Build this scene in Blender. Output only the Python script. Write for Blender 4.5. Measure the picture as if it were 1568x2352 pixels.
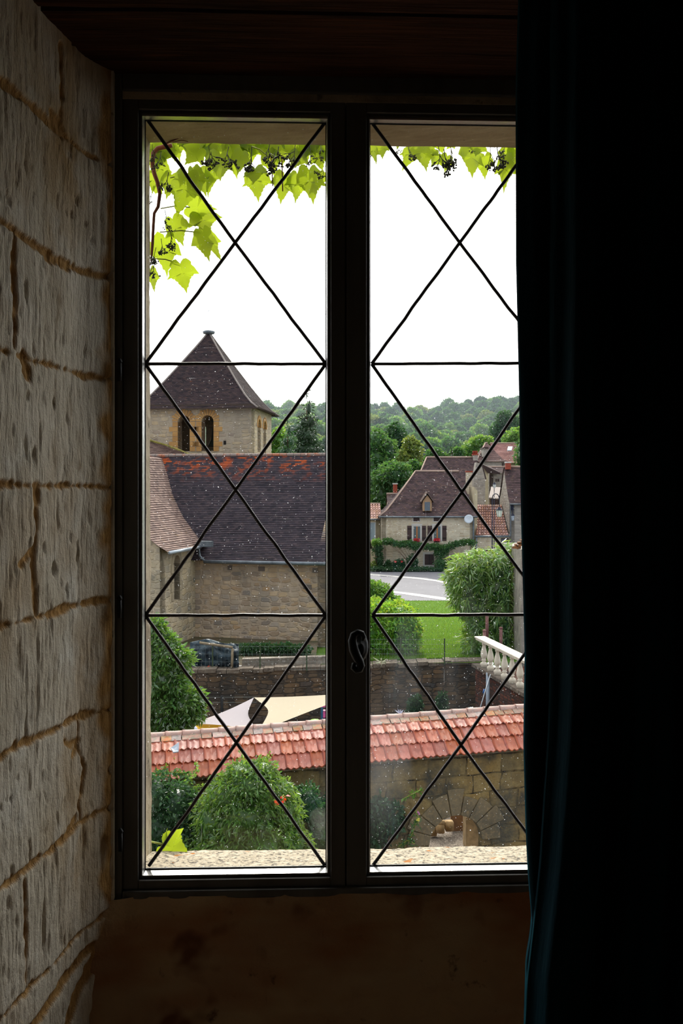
import bpy, bmesh, math, random
import numpy as np
from mathutils import Vector, Matrix, noise as mnoise

random.seed(11); rng = np.random.default_rng(5)
sc = bpy.context.scene; COL = sc.collection
for o in list(bpy.data.objects): bpy.data.objects.remove(o)

# ------------------------------------------------------------------ camera
F = 2287.0; YAW = math.radians(2.3); CAM = Vector((0.0, -1.95, 1.55)); HV = 1115.0; HU = 784.0
cd = bpy.data.cameras.new('camera'); cam = bpy.data.objects.new('camera', cd); COL.objects.link(cam); sc.camera = cam
cam.location = CAM; cam.rotation_euler = (math.pi/2, 0, -YAW)
cd.sensor_fit = 'AUTO'; cd.sensor_width = 36.0; cd.lens = F*36.0/2352.0
cd.shift_y = (HV-1176.0)/2352.0; cd.clip_start = 0.05; cd.clip_end = 2000

# ------------------------------------------------------------------ sky, sun, exposure
w = bpy.data.worlds.new('sky'); sc.world = w; w.use_nodes = True
nt = w.node_tree; nt.nodes.clear()
SUN_AZ = math.radians(3.0); SUN_EL = math.radians(38.0)
sdir = Vector((math.sin(SUN_AZ)*math.cos(SUN_EL), math.cos(SUN_AZ)*math.cos(SUN_EL), math.sin(SUN_EL)))
tc = nt.nodes.new('ShaderNodeTexCoord'); dt = nt.nodes.new('ShaderNodeVectorMath'); dt.operation = 'DOT_PRODUCT'
dt.inputs[1].default_value = sdir
mr = nt.nodes.new('ShaderNodeMapRange'); mr.inputs['From Min'].default_value = -0.6; mr.inputs['From Max'].default_value = 1.0
mr.inputs['To Min'].default_value = 0.0; mr.inputs['To Max'].default_value = 1.0
rp = nt.nodes.new('ShaderNodeValToRGB')
rp.color_ramp.elements[0].position = 0.0; rp.color_ramp.elements[0].color = (0.80, 0.88, 1.0, 1)
rp.color_ramp.elements[1].position = 1.0; rp.color_ramp.elements[1].color = (3.6, 3.5, 3.4, 1)
e = rp.color_ramp.elements.new(0.62); e.color = (1.25, 1.30, 1.38, 1)
bg = nt.nodes.new('ShaderNodeBackground'); bg.inputs['Strength'].default_value = 1.30
wo = nt.nodes.new('ShaderNodeOutputWorld')
nt.links.new(tc.outputs['Generated'], dt.inputs[0]); nt.links.new(dt.outputs['Value'], mr.inputs['Value'])
nt.links.new(mr.outputs[0], rp.inputs[0]); nt.links.new(rp.outputs[0], bg.inputs['Color']); nt.links.new(bg.outputs[0], wo.inputs[0])
sl = bpy.data.lights.new('sun', 'SUN'); sl.energy = 3.9; sl.angle = math.radians(0.8); sl.color = (1.0, 0.94, 0.84)
so = bpy.data.objects.new('sun', sl); COL.objects.link(so); so.location = (0, 0, 30)
so.rotation_euler = sdir.to_track_quat('Z', 'Y').to_euler()
vs = sc.view_settings; vs.view_transform = 'Standard'; vs.look = 'None'; vs.gamma = 1; vs.exposure = 0.0; vs.use_curve_mapping = False
sc.cycles.use_denoising = True
sc.cycles.max_bounces = 8; sc.cycles.diffuse_bounces = 5; sc.cycles.transparent_max_bounces = 12
sc.cycles.volume_bounces = 0; sc.cycles.caustics_reflective = False; sc.cycles.caustics_refractive = False

# ------------------------------------------------------------------ placing
FW = Vector((math.sin(YAW), math.cos(YAW), 0)); RT = Vector((math.cos(YAW), -math.sin(YAW), 0)); UP = Vector((0, 0, 1))
def P(u, v, t): return CAM + t*(FW + (u-HU)/F*RT - (v-HV)/F*UP)          # point at distance t along the view axis
def atY(u, v, y):
    d = FW + (u-HU)/F*RT - (v-HV)/F*UP
    return CAM + d*((y-CAM.y)/d.y)
def H(h): return CAM.z-h                                                    # height of a point h metres below the eye
def L2(x, t, z): return CAM + RT*x + FW*t + Vector((0, 0, z-CAM.z))       # metres right, metres away, height

# ------------------------------------------------------------------ objects
def wloc(o):
    v = Vector((0, 0, 0))
    while o is not None: v += o.location; o = o.parent
    return v
def tag(o, label=None, cat=None, group=None, kind=None):
    if label: o['label'] = label
    if cat: o['category'] = cat
    if group: o['group'] = group
    if kind: o['kind'] = kind
    return o
def thing(name, loc, label, cat, group=None, kind=None):
    o = bpy.data.objects.new(name, None); COL.objects.link(o); o.location = loc; o.empty_display_size = .1
    return tag(o, label, cat, group, kind)
def link(me, name, m, parent=None, loc=None, smooth=False):
    o = bpy.data.objects.new(name, me); COL.objects.link(o)
    if parent is not None: o.parent = parent; o.location = (0, 0, 0)
    elif loc is not None: o.location = loc
    if m is not None and not me.materials: me.materials.append(m)
    if smooth:
        me.polygons.foreach_set('use_smooth', np.ones(len(me.polygons), dtype=bool))
    return o
class MB:
    def __init__(s): s.v = []; s.f = []; s.uv = []
    def add(s, vs, fs, uvs=None):
        b = len(s.v); s.v += [tuple(p) for p in vs]; s.f += [tuple(b+i for i in f) for f in fs]
        for k, f in enumerate(fs): s.uv += (uvs[k] if uvs else [(0, 0)]*len(f))
        return s
    def quad(s, a, b, c, d, uv=None): return s.add([a, b, c, d], [(0, 1, 2, 3)], [uv] if uv else None)
    def hexa(s, p):   # 8 points: bottom ring 0-3, top ring 4-7
        return s.add(p, [(0, 3, 2, 1), (4, 5, 6, 7), (0, 1, 5, 4), (1, 2, 6, 5), (2, 3, 7, 6), (3, 0, 4, 7)])
    def box(s, x0, x1, y0, y1, z0, z1, fr=None):
        p = [(x0, y0, z0), (x1, y0, z0), (x1, y1, z0), (x0, y1, z0), (x0, y0, z1), (x1, y0, z1), (x1, y1, z1), (x0, y1, z1)]
        if fr: p = [fr(*q) for q in p]
        return s.hexa(p)
    def tube(s, pts, r, n=8, cap=True):
        pts = [Vector(p) for p in pts]; rs = r if isinstance(r, (list, tuple)) else [r]*len(pts)
        ring = []; up = None
        for i, p in enumerate(pts):
            d = (pts[min(i+1, len(pts)-1)]-pts[max(i-1, 0)]).normalized()
            if up is None: up = d.orthogonal().normalized()
            up = (up-d*up.dot(d))
            up = up.normalized() if up.length > 1e-6 else d.orthogonal().normalized()
            sd = d.cross(up)
            ring.append([p+rs[i]*(math.cos(2*math.pi*k/n)*up+math.sin(2*math.pi*k/n)*sd) for k in range(n)])
        vs = [q for r_ in ring for q in r_]; fs = []
        for i in range(len(pts)-1):
            for k in range(n): fs.append((i*n+k, i*n+(k+1) % n, (i+1)*n+(k+1) % n, (i+1)*n+k))
        if cap: fs.append(tuple(range(n-1, -1, -1))); fs.append(tuple((len(pts)-1)*n+k for k in range(n)))
        return s.add(vs, fs)
    def lathe(s, base, prof, n=16):       # prof: (radius, height)
        return s.tube([Vector(base)+Vector((0, 0, z)) for r, z in prof], [max(r, 1e-4) for r, z in prof], n)
    def prism(s, poly, off):              # polygon (world points) pushed by a vector
        n = len(poly); off = Vector(off); a = [Vector(p) for p in poly]; b = [p+off for p in a]
        return s.add(a+b, [tuple(range(n)), tuple(range(2*n-1, n-1, -1))]+[(i, i+n, (i+1) % n+n, (i+1) % n) for i in range(n)])
    def build(s, name, m, parent=None, smooth=False, loc=None):
        off = wloc(parent) if parent is not None else Vector(loc or (0, 0, 0))
        me = bpy.data.meshes.new(name); me.from_pydata([(p[0]-off.x, p[1]-off.y, p[2]-off.z) for p in s.v], [], s.f)
        if any(q != (0, 0) for q in s.uv[:4000]):
            ul = me.uv_layers.new(name='UV'); ul.data.foreach_set('uv', np.array(s.uv, dtype=np.float32).ravel())
        bm = bmesh.new(); bm.from_mesh(me); bmesh.ops.recalc_face_normals(bm, faces=bm.faces); bm.to_mesh(me); bm.free()
        return link(me, name, m, parent, loc, smooth)
def bevel(o, wdt=.004, seg=2):
    md = o.modifiers.new('b', 'BEVEL'); md.width = wdt; md.segments = seg; md.limit_method = 'ANGLE'; return o

# ------------------------------------------------------------------ materials
def S(h):
    h = h.lstrip('#'); c = [int(h[i:i+2], 16)/255 for i in (0, 2, 4)]
    return tuple((x/12.92 if x <= .04045 else ((x+.055)/1.055)**2.4) for x in c)+(1.0,)
class NT:
    def __init__(s, name):
        s.m = bpy.data.materials.new(name); s.m.use_nodes = True; s.t = s.m.node_tree; s.t.nodes.clear()
        s.out = s.n('ShaderNodeOutputMaterial')
    def n(s, ty, **kw):
        nd = s.t.nodes.new(ty)
        for k, v in kw.items():
            if k in nd.inputs: nd.inputs[k].default_value = v
            else: setattr(nd, k, v)
        return nd
    def l(s, a, b): s.t.links.new(a, b)
    def coord(s, scale=(1, 1, 1), kind='Object'):
        c = s.n('ShaderNodeTexCoord'); mp = s.n('ShaderNodeMapping'); mp.inputs['Scale'].default_value = scale
        s.l(c.outputs[kind], mp.inputs[0]); return mp.outputs[0]
    def noise(s, scale, lo=0., hi=1., detail=4, stretch=(1, 1, 1), rough=.6, kind='Object'):
        nd = s.n('ShaderNodeTexNoise'); nd.inputs['Scale'].default_value = scale; nd.inputs['Detail'].default_value = detail
        nd.inputs['Roughness'].default_value = rough; s.l(s.coord(stretch, kind), nd.inputs['Vector'])
        return s.ramp(nd.outputs['Fac'], lo, hi)
    def ramp(s, sock, lo, hi, a=0., b=1.):
        r = s.n('ShaderNodeMapRange'); r.inputs[1].default_value = lo; r.inputs[2].default_value = hi
        r.inputs[3].default_value = a; r.inputs[4].default_value = b; s.l(sock, r.inputs[0]); return r.outputs[0]
    def mix(s, fac, a, b, mode='MIX'):
        m = s.n('ShaderNodeMix', data_type='RGBA', blend_type=mode)
        for i, x in ((0, fac), (6, a), (7, b)):
            if isinstance(x, (float, int, tuple)): m.inputs[i].default_value = x
            else: s.l(x, m.inputs[i])
        return m.outputs[2]
    def math(s, op, a, b=0.):
        m = s.n('ShaderNodeMath', operation=op)
        for i, x in ((0, a), (1, b)):
            if isinstance(x, (float, int)): m.inputs[i].default_value = x
            else: s.l(x, m.inputs[i])
        return m.outputs[0]
    def island(s, col, hue=.0, val=.3, sat=0.):
        g = s.n('ShaderNodeNewGeometry'); h = s.n('ShaderNodeHueSaturation')
        s.l(col, h.inputs['Color']) if not isinstance(col, tuple) else setattr(h.inputs['Color'], 'default_value', col)
        s.l(s.ramp(g.outputs['Random Per Island'], 0, 1, 1-val, 1+val), h.inputs['Value'])
        if hue or sat:
            wn = s.n('ShaderNodeTexWhiteNoise', noise_dimensions='1D'); s.l(g.outputs['Random Per Island'], wn.inputs['W'])
            if hue: s.l(s.ramp(wn.outputs[0], 0, 1, .5-hue, .5+hue), h.inputs['Hue'])
            if sat: s.l(s.ramp(wn.outputs[0], 0, 1, 1-sat, 1+sat), h.inputs['Saturation'])
        return h.outputs[0]
    def bump(s, hs, strength=.5, dist=.02, prev=None):
        b = s.n('ShaderNodeBump'); b.inputs['Strength'].default_value = strength; b.inputs['Distance'].default_value = dist
        s.l(hs, b.inputs['Height'])
        if prev is not None: s.l(prev, b.inputs['Normal'])
        return b.outputs[0]
    def pbr(s, col, rough=.8, nrm=None, spec=.4, metal=0., sheen=0., sheen_col=None, coat=0.):
        b = s.n('ShaderNodeBsdfPrincipled')
        if isinstance(col, tuple): b.inputs['Base Color'].default_value = col
        else: s.l(col, b.inputs['Base Color'])
        if isinstance(rough, float): b.inputs['Roughness'].default_value = rough
        else: s.l(rough, b.inputs['Roughness'])
        b.inputs['Specular IOR Level'].default_value = spec; b.inputs['Metallic'].default_value = metal
        b.inputs['Sheen Weight'].default_value = sheen; b.inputs['Coat Weight'].default_value = coat
        if sheen_col: b.inputs['Sheen Tint'].default_value = sheen_col; b.inputs['Sheen Roughness'].default_value = .35
        if nrm is not None: s.l(nrm, b.inputs['Normal'])
        s.l(b.outputs[0], s.out.inputs['Surface']); return s.m
def mat(name, col, rough=.8, layers=(), bump=None, isl=None, spec=.4, metal=0., coat=0.):
    k = NT(name); c = col
    for L in layers:     # (scale, colour, lo, hi, stretch)
        c = k.mix(k.noise(L[0], L[2], L[3], stretch=L[4] if len(L) > 4 else (1, 1, 1)), c, L[1])
    if isl: c = k.island(c, *isl)
    nm = k.bump(k.noise(bump[0], stretch=bump[2] if len(bump) > 2 else (1, 1, 1), detail=6), bump[1], bump[3] if len(bump) > 3 else .02) if bump else None
    return k.pbr(c, rough, nm, spec, metal, coat=coat)
def rubble(name, cols, mortar, scale=(3, 3, 6), joint=.06, bumpd=.03, rough=.9, dist=.25, stain=None):
    k = NT(name); mp = k.coord(scale); nz = k.n('ShaderNodeTexNoise'); nz.inputs['Scale'].default_value = 1.1; nz.inputs['Detail'].default_value = 4
    k.l(mp, nz.inputs['Vector'])
    ad = k.n('ShaderNodeVectorMath', operation='MULTIPLY_ADD'); k.l(nz.outputs['Color'], ad.inputs[0]); ad.inputs[1].default_value = (dist*1.5, dist*1.5, dist); k.l(mp, ad.inputs[2])
    vv = []
    for ft in ('F1', 'F2'):
        v1 = k.n('ShaderNodeTexVoronoi', feature=ft, distance='CHEBYCHEV'); v1.inputs['Scale'].default_value = 1; v1.inputs['Randomness'].default_value = .62; k.l(ad.outputs[0], v1.inputs['Vector']); vv.append(v1)
    sp = k.n('ShaderNodeSeparateColor'); k.l(vv[0].outputs['Color'], sp.inputs[0])
    r = k.n('ShaderNodeValToRGB'); cr = r.color_ramp
    cr.elements[0].color = cols[0]; cr.elements[1].color = cols[-1]
    for i, c in enumerate(cols[1:-1]): e_ = cr.elements.new((i+1)/(len(cols)-1)); e_.color = c
    k.l(sp.outputs[0], r.inputs[0])
    edge = k.ramp(k.math('SUBTRACT', vv[1].outputs['Distance'], vv[0].outputs['Distance']), joint*.6, joint*2.2)
    c = k.mix(edge, mortar, r.outputs[0]); fine = k.noise(14, .3, .75); c = k.mix(fine, c, k.mix(.82, c, (1, 1, 1, 1), 'MULTIPLY'))
    c = k.mix(k.noise(2.2, .35, .8), c, k.mix(.75, c, (.62, .58, .55, 1), 'MULTIPLY'))
    if stain: c = k.mix(k.noise(stain[0], stain[2], stain[3], stretch=stain[4] if len(stain) > 4 else (1, 1, 1)), c, stain[1])
    return k.pbr(c, rough, k.bump(k.math('ADD', edge, k.math('MULTIPLY', fine, .3)), .7, bumpd), .2)
def plain_tiles(name, cols, moss=None, tw=.17, rough=.85, rows=None):   # UV: metres along, course number
    k = NT(name); c = k.n('ShaderNodeTexCoord'); sx = k.n('ShaderNodeSeparateXYZ'); k.l(c.outputs['UV'], sx.inputs[0])
    row = k.math('FLOOR', sx.outputs[1]); off = k.math('MULTIPLY', k.math('MODULO', row, 2.), .5)
    cx = k.math('ADD', k.math('DIVIDE', sx.outputs[0], tw), off)
    cell = k.math('FLOOR', cx); cb = k.n('ShaderNodeCombineXYZ'); k.l(cell, cb.inputs[0]); k.l(row, cb.inputs[1])
    wn = k.n('ShaderNodeTexWhiteNoise', noise_dimensions='2D'); k.l(cb.outputs[0], wn.inputs['Vector'])
    r = k.n('ShaderNodeValToRGB'); cr = r.color_ramp; cr.elements[0].color = cols[0]; cr.elements[1].color = cols[-1]
    for i, q in enumerate(cols[1:-1]): e_ = cr.elements.new((i+1)/(len(cols)-1)); e_.color = q
    k.l(wn.outputs['Value'], r.inputs[0]); col = r.outputs[0]
    fr = k.math('FRACT', cx); joint = k.math('LESS_THAN', fr, .1); col = k.mix(k.math('MULTIPLY', joint, .5), col, (.02, .015, .015, 1))
    if moss:
        for q_, mo in enumerate(moss):
            f_ = k.math('MULTIPLY', k.noise(mo[0], mo[2], mo[3], detail=6), k.math('GREATER_THAN', wn.outputs['Value'], mo[4]))
            if rows and q_ == 0: f_ = k.math('MULTIPLY', f_, k.ramp(row, rows[0], rows[1]))
            col = k.mix(f_, col, mo[1])
    return k.pbr(col, rough, k.bump(k.math('ADD', wn.outputs['Value'], k.noise(25, 0, 1)), .5, .02), .15)
def leafmat(name, col, trans, tw=.5, val=.35, hue=.02, gloss=.12, rough=.4):
    k = NT(name); c = k.island(col, hue, val); c2 = k.island(trans, hue, val*.6)
    b = k.n('ShaderNodeBsdfPrincipled'); k.l(c, b.inputs['Base Color']); b.inputs['Roughness'].default_value = rough; b.inputs['Specular IOR Level'].default_value = gloss*4
    t = k.n('ShaderNodeBsdfTranslucent'); k.l(c2, t.inputs[0]); mx = k.n('ShaderNodeMixShader'); mx.inputs[0].default_value = tw
    k.l(b.outputs[0], mx.inputs[1]); k.l(t.outputs[0], mx.inputs[2]); k.l(mx.outputs[0], k.out.inputs['Surface']); return k.m

M = {}
# left reveal stone: joint mask stored on the mesh says where mortar is
k = NT('reveal_stone'); at_ = k.n('ShaderNodeAttribute', attribute_name='mortar')
st = k.mix(k.noise(5, .35, .7), S('#c4baa6'), S('#d8d0c0')); st = k.mix(k.noise(2.2, .52, .72, stretch=(1, 1, .6)), st, S('#a88a5e'))
st = k.mix(k.noise(30, .58, .75, stretch=(1, 1, .3)), st, S('#7d6a50')); st = k.mix(k.noise(9, .55, .8), st, S('#d8d4c8'))
mo = k.mix(k.noise(40, .3, .7), S('#96703e'), S('#b58d55')); c = k.mix(at_.outputs['Fac'], st, mo)
nb = k.bump(k.noise(55, .2, .9, stretch=(1, 1, .16), detail=8), .8, .009); nb = k.bump(k.noise(170, detail=3), .5, .004, nb)
nb = k.bump(k.noise(12, .45, .75, stretch=(1, 1, .35), detail=8), .5, .008, nb)
M['reveal'] = k.pbr(c, .92, nb, .15)
M['apron'] = mat('apron_plaster', S('#a08468'), .95, [(4, S('#b39a76'), .35, .65), (1.3, S('#94633c'), .5, .62, (1, 1, 2.5)), (22, S('#4c3524'), .64, .76), (3.1, S('#6f4426'), .58, .63), (2.3, S('#b0a698'), .66, .69)], (14, .9, (1, 1, 1), .014))
M['roomwall'] = mat('room_plaster', S('#8f7a5e'), .95, [(2, S('#6e5a44'), .4, .7)], (8, .4))
M['oak'] = mat('old_oak', S('#4a2c1c'), .85, [(3, S('#2a150c'), .35, .65, (1, 8, 8)), (9, S('#6b4227'), .55, .8, (.6, 12, 12)), (2.4, S('#120906'), .6, .72, (.5, 14, 10))], (7, .8, (.6, 12, 12), .02), spec=.1)
M['frame'] = mat('dark_grey_painted_wood', S('#565450'), .5, [(12, S('#413c38'), .45, .75, (1, 1, .15))], (30, .25, (1, 1, .1), .004), spec=.3)
M['bead'] = mat('aluminium_spacer', S('#c4c4c2'), .3, [(90, S('#8a8a88'), .6, .75)], (80, .08), metal=.75)
M['lead'] = mat('lead_came', S('#3a3536'), .45, [(70, S('#575256'), .45, .7)], (120, .3, (1, 1, 1), .002), spec=.6, metal=.3)
M['iron'] = mat('black_iron', S('#0c0c0d'), .45, (), (60, .15, (1, 1, 1), .002), spec=.25)
M['floor'] = mat('worn_board_floor', S('#96806a'), .8, [(3, S('#7a6650'), .4, .6)], (6, .2))
k = NT('teal_velvet'); c = k.mix(k.noise(7, .3, .7, stretch=(1, 1, .3)), (.003, .014, .022, 1), (.006, .026, .040, 1))
M['velvet'] = k.pbr(c, .95, k.bump(k.noise(26, .3, .8, stretch=(1, 1, .25)), .3, .006), .02, sheen=.12, sheen_col=(.03, .30, .42, 1))
# window glass: clear, a little reflective, flecked with dust and dried runs
k = NT('velvet_rim_light'); M['velvet_rim_light'] = k.pbr((.006, .035, .05, 1), .9, None, .05, sheen=.5, sheen_col=(.05, .4, .5, 1))  # brighter teal copy of the velvet, paints the curtain edge's rim light
k = NT('window_glass'); gg = k.n('ShaderNodeNewGeometry'); gd = k.n('ShaderNodeVectorMath', operation='DOT_PRODUCT'); k.l(gg.outputs['Normal'], gd.inputs[0]); k.l(gg.outputs['Incoming'], gd.inputs[1])
frs = k.math('ADD', .085, k.math('MULTIPLY', .9, k.math('POWER', k.math('SUBTRACT', 1., k.math('ABSOLUTE', gd.outputs['Value'])), 5.)))
tr = k.n('ShaderNodeBsdfTransparent'); tr.inputs[0].default_value = (.975, .985, .98, 1); gl = k.n('ShaderNodeBsdfGlossy'); gl.inputs['Roughness'].default_value = .01
m1 = k.n('ShaderNodeMixShader'); k.l(frs, m1.inputs[0]); k.l(tr.outputs[0], m1.inputs[1]); k.l(gl.outputs[0], m1.inputs[2])
def specks(scale, size, dens, stretch=(1, 1, 1)):
    v = k.n('ShaderNodeTexVoronoi', feature='F1'); v.inputs['Scale'].default_value = scale; k.l(k.coord(stretch), v.inputs['Vector'])
    s_ = k.n('ShaderNodeSeparateColor'); k.l(v.outputs['Color'], s_.inputs[0])
    lim = k.ramp(s_.outputs[0], 1-dens, 1, 0, size); return k.math('MULTIPLY', k.math('LESS_THAN', v.outputs['Distance'], lim), k.math('GREATER_THAN', s_.outputs[0], 1-dens))
zc = k.n('ShaderNodeTexCoord'); zs = k.n('ShaderNodeSeparateXYZ'); k.l(zc.outputs['Object'], zs.inputs[0])
low = k.ramp(zs.outputs[2], 1.95, 1.3, .12, 1)
dust = k.math('ADD', specks(170, .17, .08), specks(70, .08, .05)); dust = k.math('ADD', dust, specks(380, .22, .10))
runs = k.math('MULTIPLY', k.noise(30, .70, .80, stretch=(7, 1, .12)), .35)
smear = k.math('MULTIPLY', k.noise(3.5, .60, .85, stretch=(1, 1, .35)), .05)
d_all = k.math('MULTIPLY', k.math('MINIMUM', k.math('ADD', k.math('ADD', dust, runs), smear), .75), low)
df = k.n('ShaderNodeBsdfDiffuse'); df.inputs[0].default_value = (.8, .82, .85, 1); tl = k.n('ShaderNodeBsdfTranslucent'); tl.inputs[0].default_value = (.8, .82, .85, 1)
m2 = k.n('ShaderNodeMixShader'); m2.inputs[0].default_value = .7; k.l(df.outputs[0], m2.inputs[1]); k.l(tl.outputs[0], m2.inputs[2])
m3 = k.n('ShaderNodeMixShader'); k.l(d_all, m3.inputs[0]); k.l(m1.outputs[0], m3.inputs[1]); k.l(m2.outputs[0], m3.inputs[2]); k.l(m3.outputs[0], k.out.inputs['Surface'])
M['glass'] = k.m

M['sill'] = mat('weathered_limestone_sill', S('#b0a48d'), .9, [(130, S('#4f483f'), .50, .60), (60, S('#cbbfa9'), .5, .7), (22, S('#a8691f'), .645, .68)], (45, .8, (1, 1, 1), .01))
M['lintel'] = mat('limestone_lintel', S('#a8987a'), .9, [(6, S('#8c7a5c'), .4, .7), (70, S('#6a5a44'), .68, .8)], (90, .4, (1, 1, 1), .004))
M['jamb'] = mat('limestone_jamb', S('#b8a98f'), .9, [(7, S('#8d7f69'), .45, .65), (40, S('#6a6252'), .6, .72)], (30, .9, (1, 1, 1), .01))
M['church'] = rubble('church_rubble', [S('#b39c84'), S('#c7ac88'), S('#a1968a'), S('#cfb594'), S('#90857a'), S('#bf9e78')], S('#bba790'), (2.6, 2.6, 5.2), .09, .03, stain=(.35, S('#6b655c'), .52, .75))
M['tower'] = rubble('tower_rubble', [S('#b5a48c'), S('#c0aa88'), S('#a89a86'), S('#c9b596'), S('#99897a')], S('#b3a48f'), (2.4, 2.4, 5.0), .10, .03, stain=(.5, S('#8f8474'), .5, .8))
M['quoin'] = mat('ochre_dressed_stone', S('#b98d55'), .9, [(2, S('#a87c49'), .4, .6)], (10, .4))
M['chapel'] = rubble('chapel_stone', [S('#c3b298'), S('#a39b8a'), S('#b6a890'), S('#cfbb98'), S('#8a877c')], S('#c8b89c'), (2.0, 2.0, 4.2), .08, .04, stain=(.6, S('#8b8472'), .5, .8))
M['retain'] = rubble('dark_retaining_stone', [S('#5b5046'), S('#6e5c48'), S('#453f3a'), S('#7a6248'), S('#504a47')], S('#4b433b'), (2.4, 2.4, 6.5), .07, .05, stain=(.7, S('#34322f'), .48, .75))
M['village'] = rubble('village_wall', [S('#d0c0a8'), S('#dccdb4'), S('#c3b299'), S('#d8c7a8')], S('#d8ccb5'), (2.2, 2.2, 4.6), .14, .02, stain=(.4, S('#b09f84'), .5, .8))
M['greywall'] = rubble('grey_render', [S('#a29c94'), S('#b0a89c'), S('#958f88')], S('#a8a196'), (1.6, 1.6, 3.6), .12, .02)
M['creamwall'] = mat('cream_render', S('#c6b898'), .9, [(1.2, S('#ab9c80'), .4, .7)], (8, .2))
M['roofdark'] = plain_tiles('dark_plain_tiles', [S('#39333a'), S('#463e44'), S('#2f2c33'), S('#4f4448'), S('#3d373f')], [(2.4, S('#a8502a'), .46, .60, .35), (3.6, S('#7d7874'), .70, .74, .8)], rows=(44, 57))
M['rooftower'] = plain_tiles('tower_tiles', [S('#3c3134'), S('#4a3c3d'), S('#302a2e'), S('#53423f')], [(3.0, S('#7a4a36'), .62, .76, .7)])
M['roofchapel'] = plain_tiles('chapel_tiles', [S('#7a655e'), S('#8d766c'), S('#675550'), S('#9c8579')], [(3.0, S('#6a4e20'), .6, .72, .4)])
M['roofvil'] = plain_tiles('village_plain_tiles', [S('#4b3c3d'), S('#594647'), S('#3d3233'), S('#624d48')], [(2.2, S('#958a84'), .66, .70, .75)], .25)
M['roofpink'] = plain_tiles('rose_tiles', [S('#8d6660'), S('#9a7068'), S('#825c58'), S('#a37a70')], None, .25)
M['roofmauve'] = plain_tiles('mauve_tiles', [S('#6a5452'), S('#745c58'), S('#5f4b4a'), S('#7c635c')], None, .25)
M['lead_sheet'] = mat('grey_zinc', S('#6f767c'), .45, [(3, S('#4f555a'), .4, .7)], None, metal=.4)
M['canal'] = mat('pink_canal_tile', S('#b08a7c'), .8, [(3, S('#8d5c48'), .5, .75)], None, isl=(.015, .3, .2))
M['canal_red'] = mat('russet_canal_tile', S('#94695a'), .8, [(3, S('#6d4032'), .5, .8)], None, isl=(.015, .35, .2))
M['terracotta'] = mat('orange_interlocking_tile', S('#98482e'), .5, [(9, S('#7f3b27'), .45, .75), (4, S('#a85f44'), .55, .8)], (60, .3, (1, 1, 1), .004), isl=(.006, .14, .1), spec=.5)
M['oldtile'] = mat('old_flat_tile', S('#997062'), .8, [(16, S('#7f7564'), .42, .62), (9, S('#a88876'), .55, .7)], (40, .5, (1, 1, 1), .006), isl=(.008, .28, .5))
M['ridgetile'] = mat('weathered_ridge_tile', S('#a3745e'), .6, [(7, S('#8d7265'), .4, .65), (30, S('#d6a184'), .6, .75)], (50, .3, (1, 1, 1), .004), isl=(.008, .2, .35), spec=.5)
k = NT('garden_ashlar'); cc = k.n('ShaderNodeTexCoord'); nz = k.n('ShaderNodeTexNoise'); nz.inputs['Scale'].default_value = 1.7; nz.inputs['Detail'].default_value = 2; k.l(cc.outputs['UV'], nz.inputs['Vector'])
ad = k.n('ShaderNodeVectorMath', operation='MULTIPLY_ADD'); k.l(nz.outputs['Color'], ad.inputs[0]); ad.inputs[1].default_value = (.16, .12, 0); k.l(cc.outputs['UV'], ad.inputs[2])
br = k.n('ShaderNodeTexBrick', offset=.42, squash=1.25, squash_frequency=3); k.l(ad.outputs[0], br.inputs['Vector'])
for nme, vl in (('Color1', S('#8a7244')), ('Color2', S('#565040')), ('Mortar', S('#2c251c')), ('Scale', 1.), ('Mortar Size', .016), ('Brick Width', .56), ('Row Height', .34), ('Mortar Smooth', .3)): br.inputs[nme].default_value = vl
c = k.mix(k.noise(5, .4, .7), br.outputs['Color'], S('#8a7850')); c = k.mix(k.noise(1.4, .45, .62), c, S('#4a463c')); c = k.mix(k.noise(26, .5, .8), c, S('#6b5a3c'))
M['ashlar'] = k.pbr(c, .9, k.bump(k.math('ADD', k.math('MULTIPLY', br.outputs['Fac'], -1.), k.noise(12, 0, .6)), .7, .03), .2)
M['voussoir'] = mat('arch_stone', S('#776a4c'), .9, [(2.2, S('#56503f'), .4, .65), (20, S('#8f7a50'), .5, .75)], (14, .7, (1, 1, 1), .02), isl=(.01, .2, .15))
M['gravel'] = mat('pale_gravel', S('#74685c'), .95, [(26, S('#5a4e42'), .45, .6), (40, S('#c9bba8'), .55, .7)], (30, 1., (1, 1, 1), .03))
M['boulder'] = mat('tan_boulder', S('#b39468'), .9, [(6, S('#85704f'), .4, .7)], (9, .6))
M['lawn'] = mat('lawn_turf', S('#5c7c2b'), .95, [(1.2, S('#4f7024'), .4, .65), (30, S('#708f3a'), .5, .75)], (40, .8, (1, 1, 1), .04), spec=.1)
M['blade'] = leafmat('grass_blade', S('#5f8228'), S('#84a838'), .4)
M['earth'] = mat('bare_earth', S('#5f5240'), .95, [(1, S('#4a4a2c'), .45, .6)], (8, .6))
M['asphalt'] = mat('worn_asphalt', S('#6e6c72'), .8, [(.5, S('#646268'), .4, .7), (40, S('#7a7878'), .5, .75)], (60, .3, (1, 1, 1), .01))
M['linepaint'] = mat('white_road_paint', S('#b3afab'), .7, [(6, S('#98938f'), .55, .75)])
M['hillground'] = mat('wooded_slope_earth', S('#3f5a24'), .95, [(.3, S('#2c401a'), .4, .7)])
M['stucco_white'] = mat('pale_cast_stone', S('#d9cfbd'), .8, [(6, S('#b3a894'), .5, .75), (18, S('#8a8272'), .62, .75)], (30, .3))
M['dirty_stone'] = mat('lichened_coping', S('#665a4e'), .95, [(8, S('#857a6b'), .5, .7), (3, S('#3c362f'), .5, .7)], (16, .7))
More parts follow.
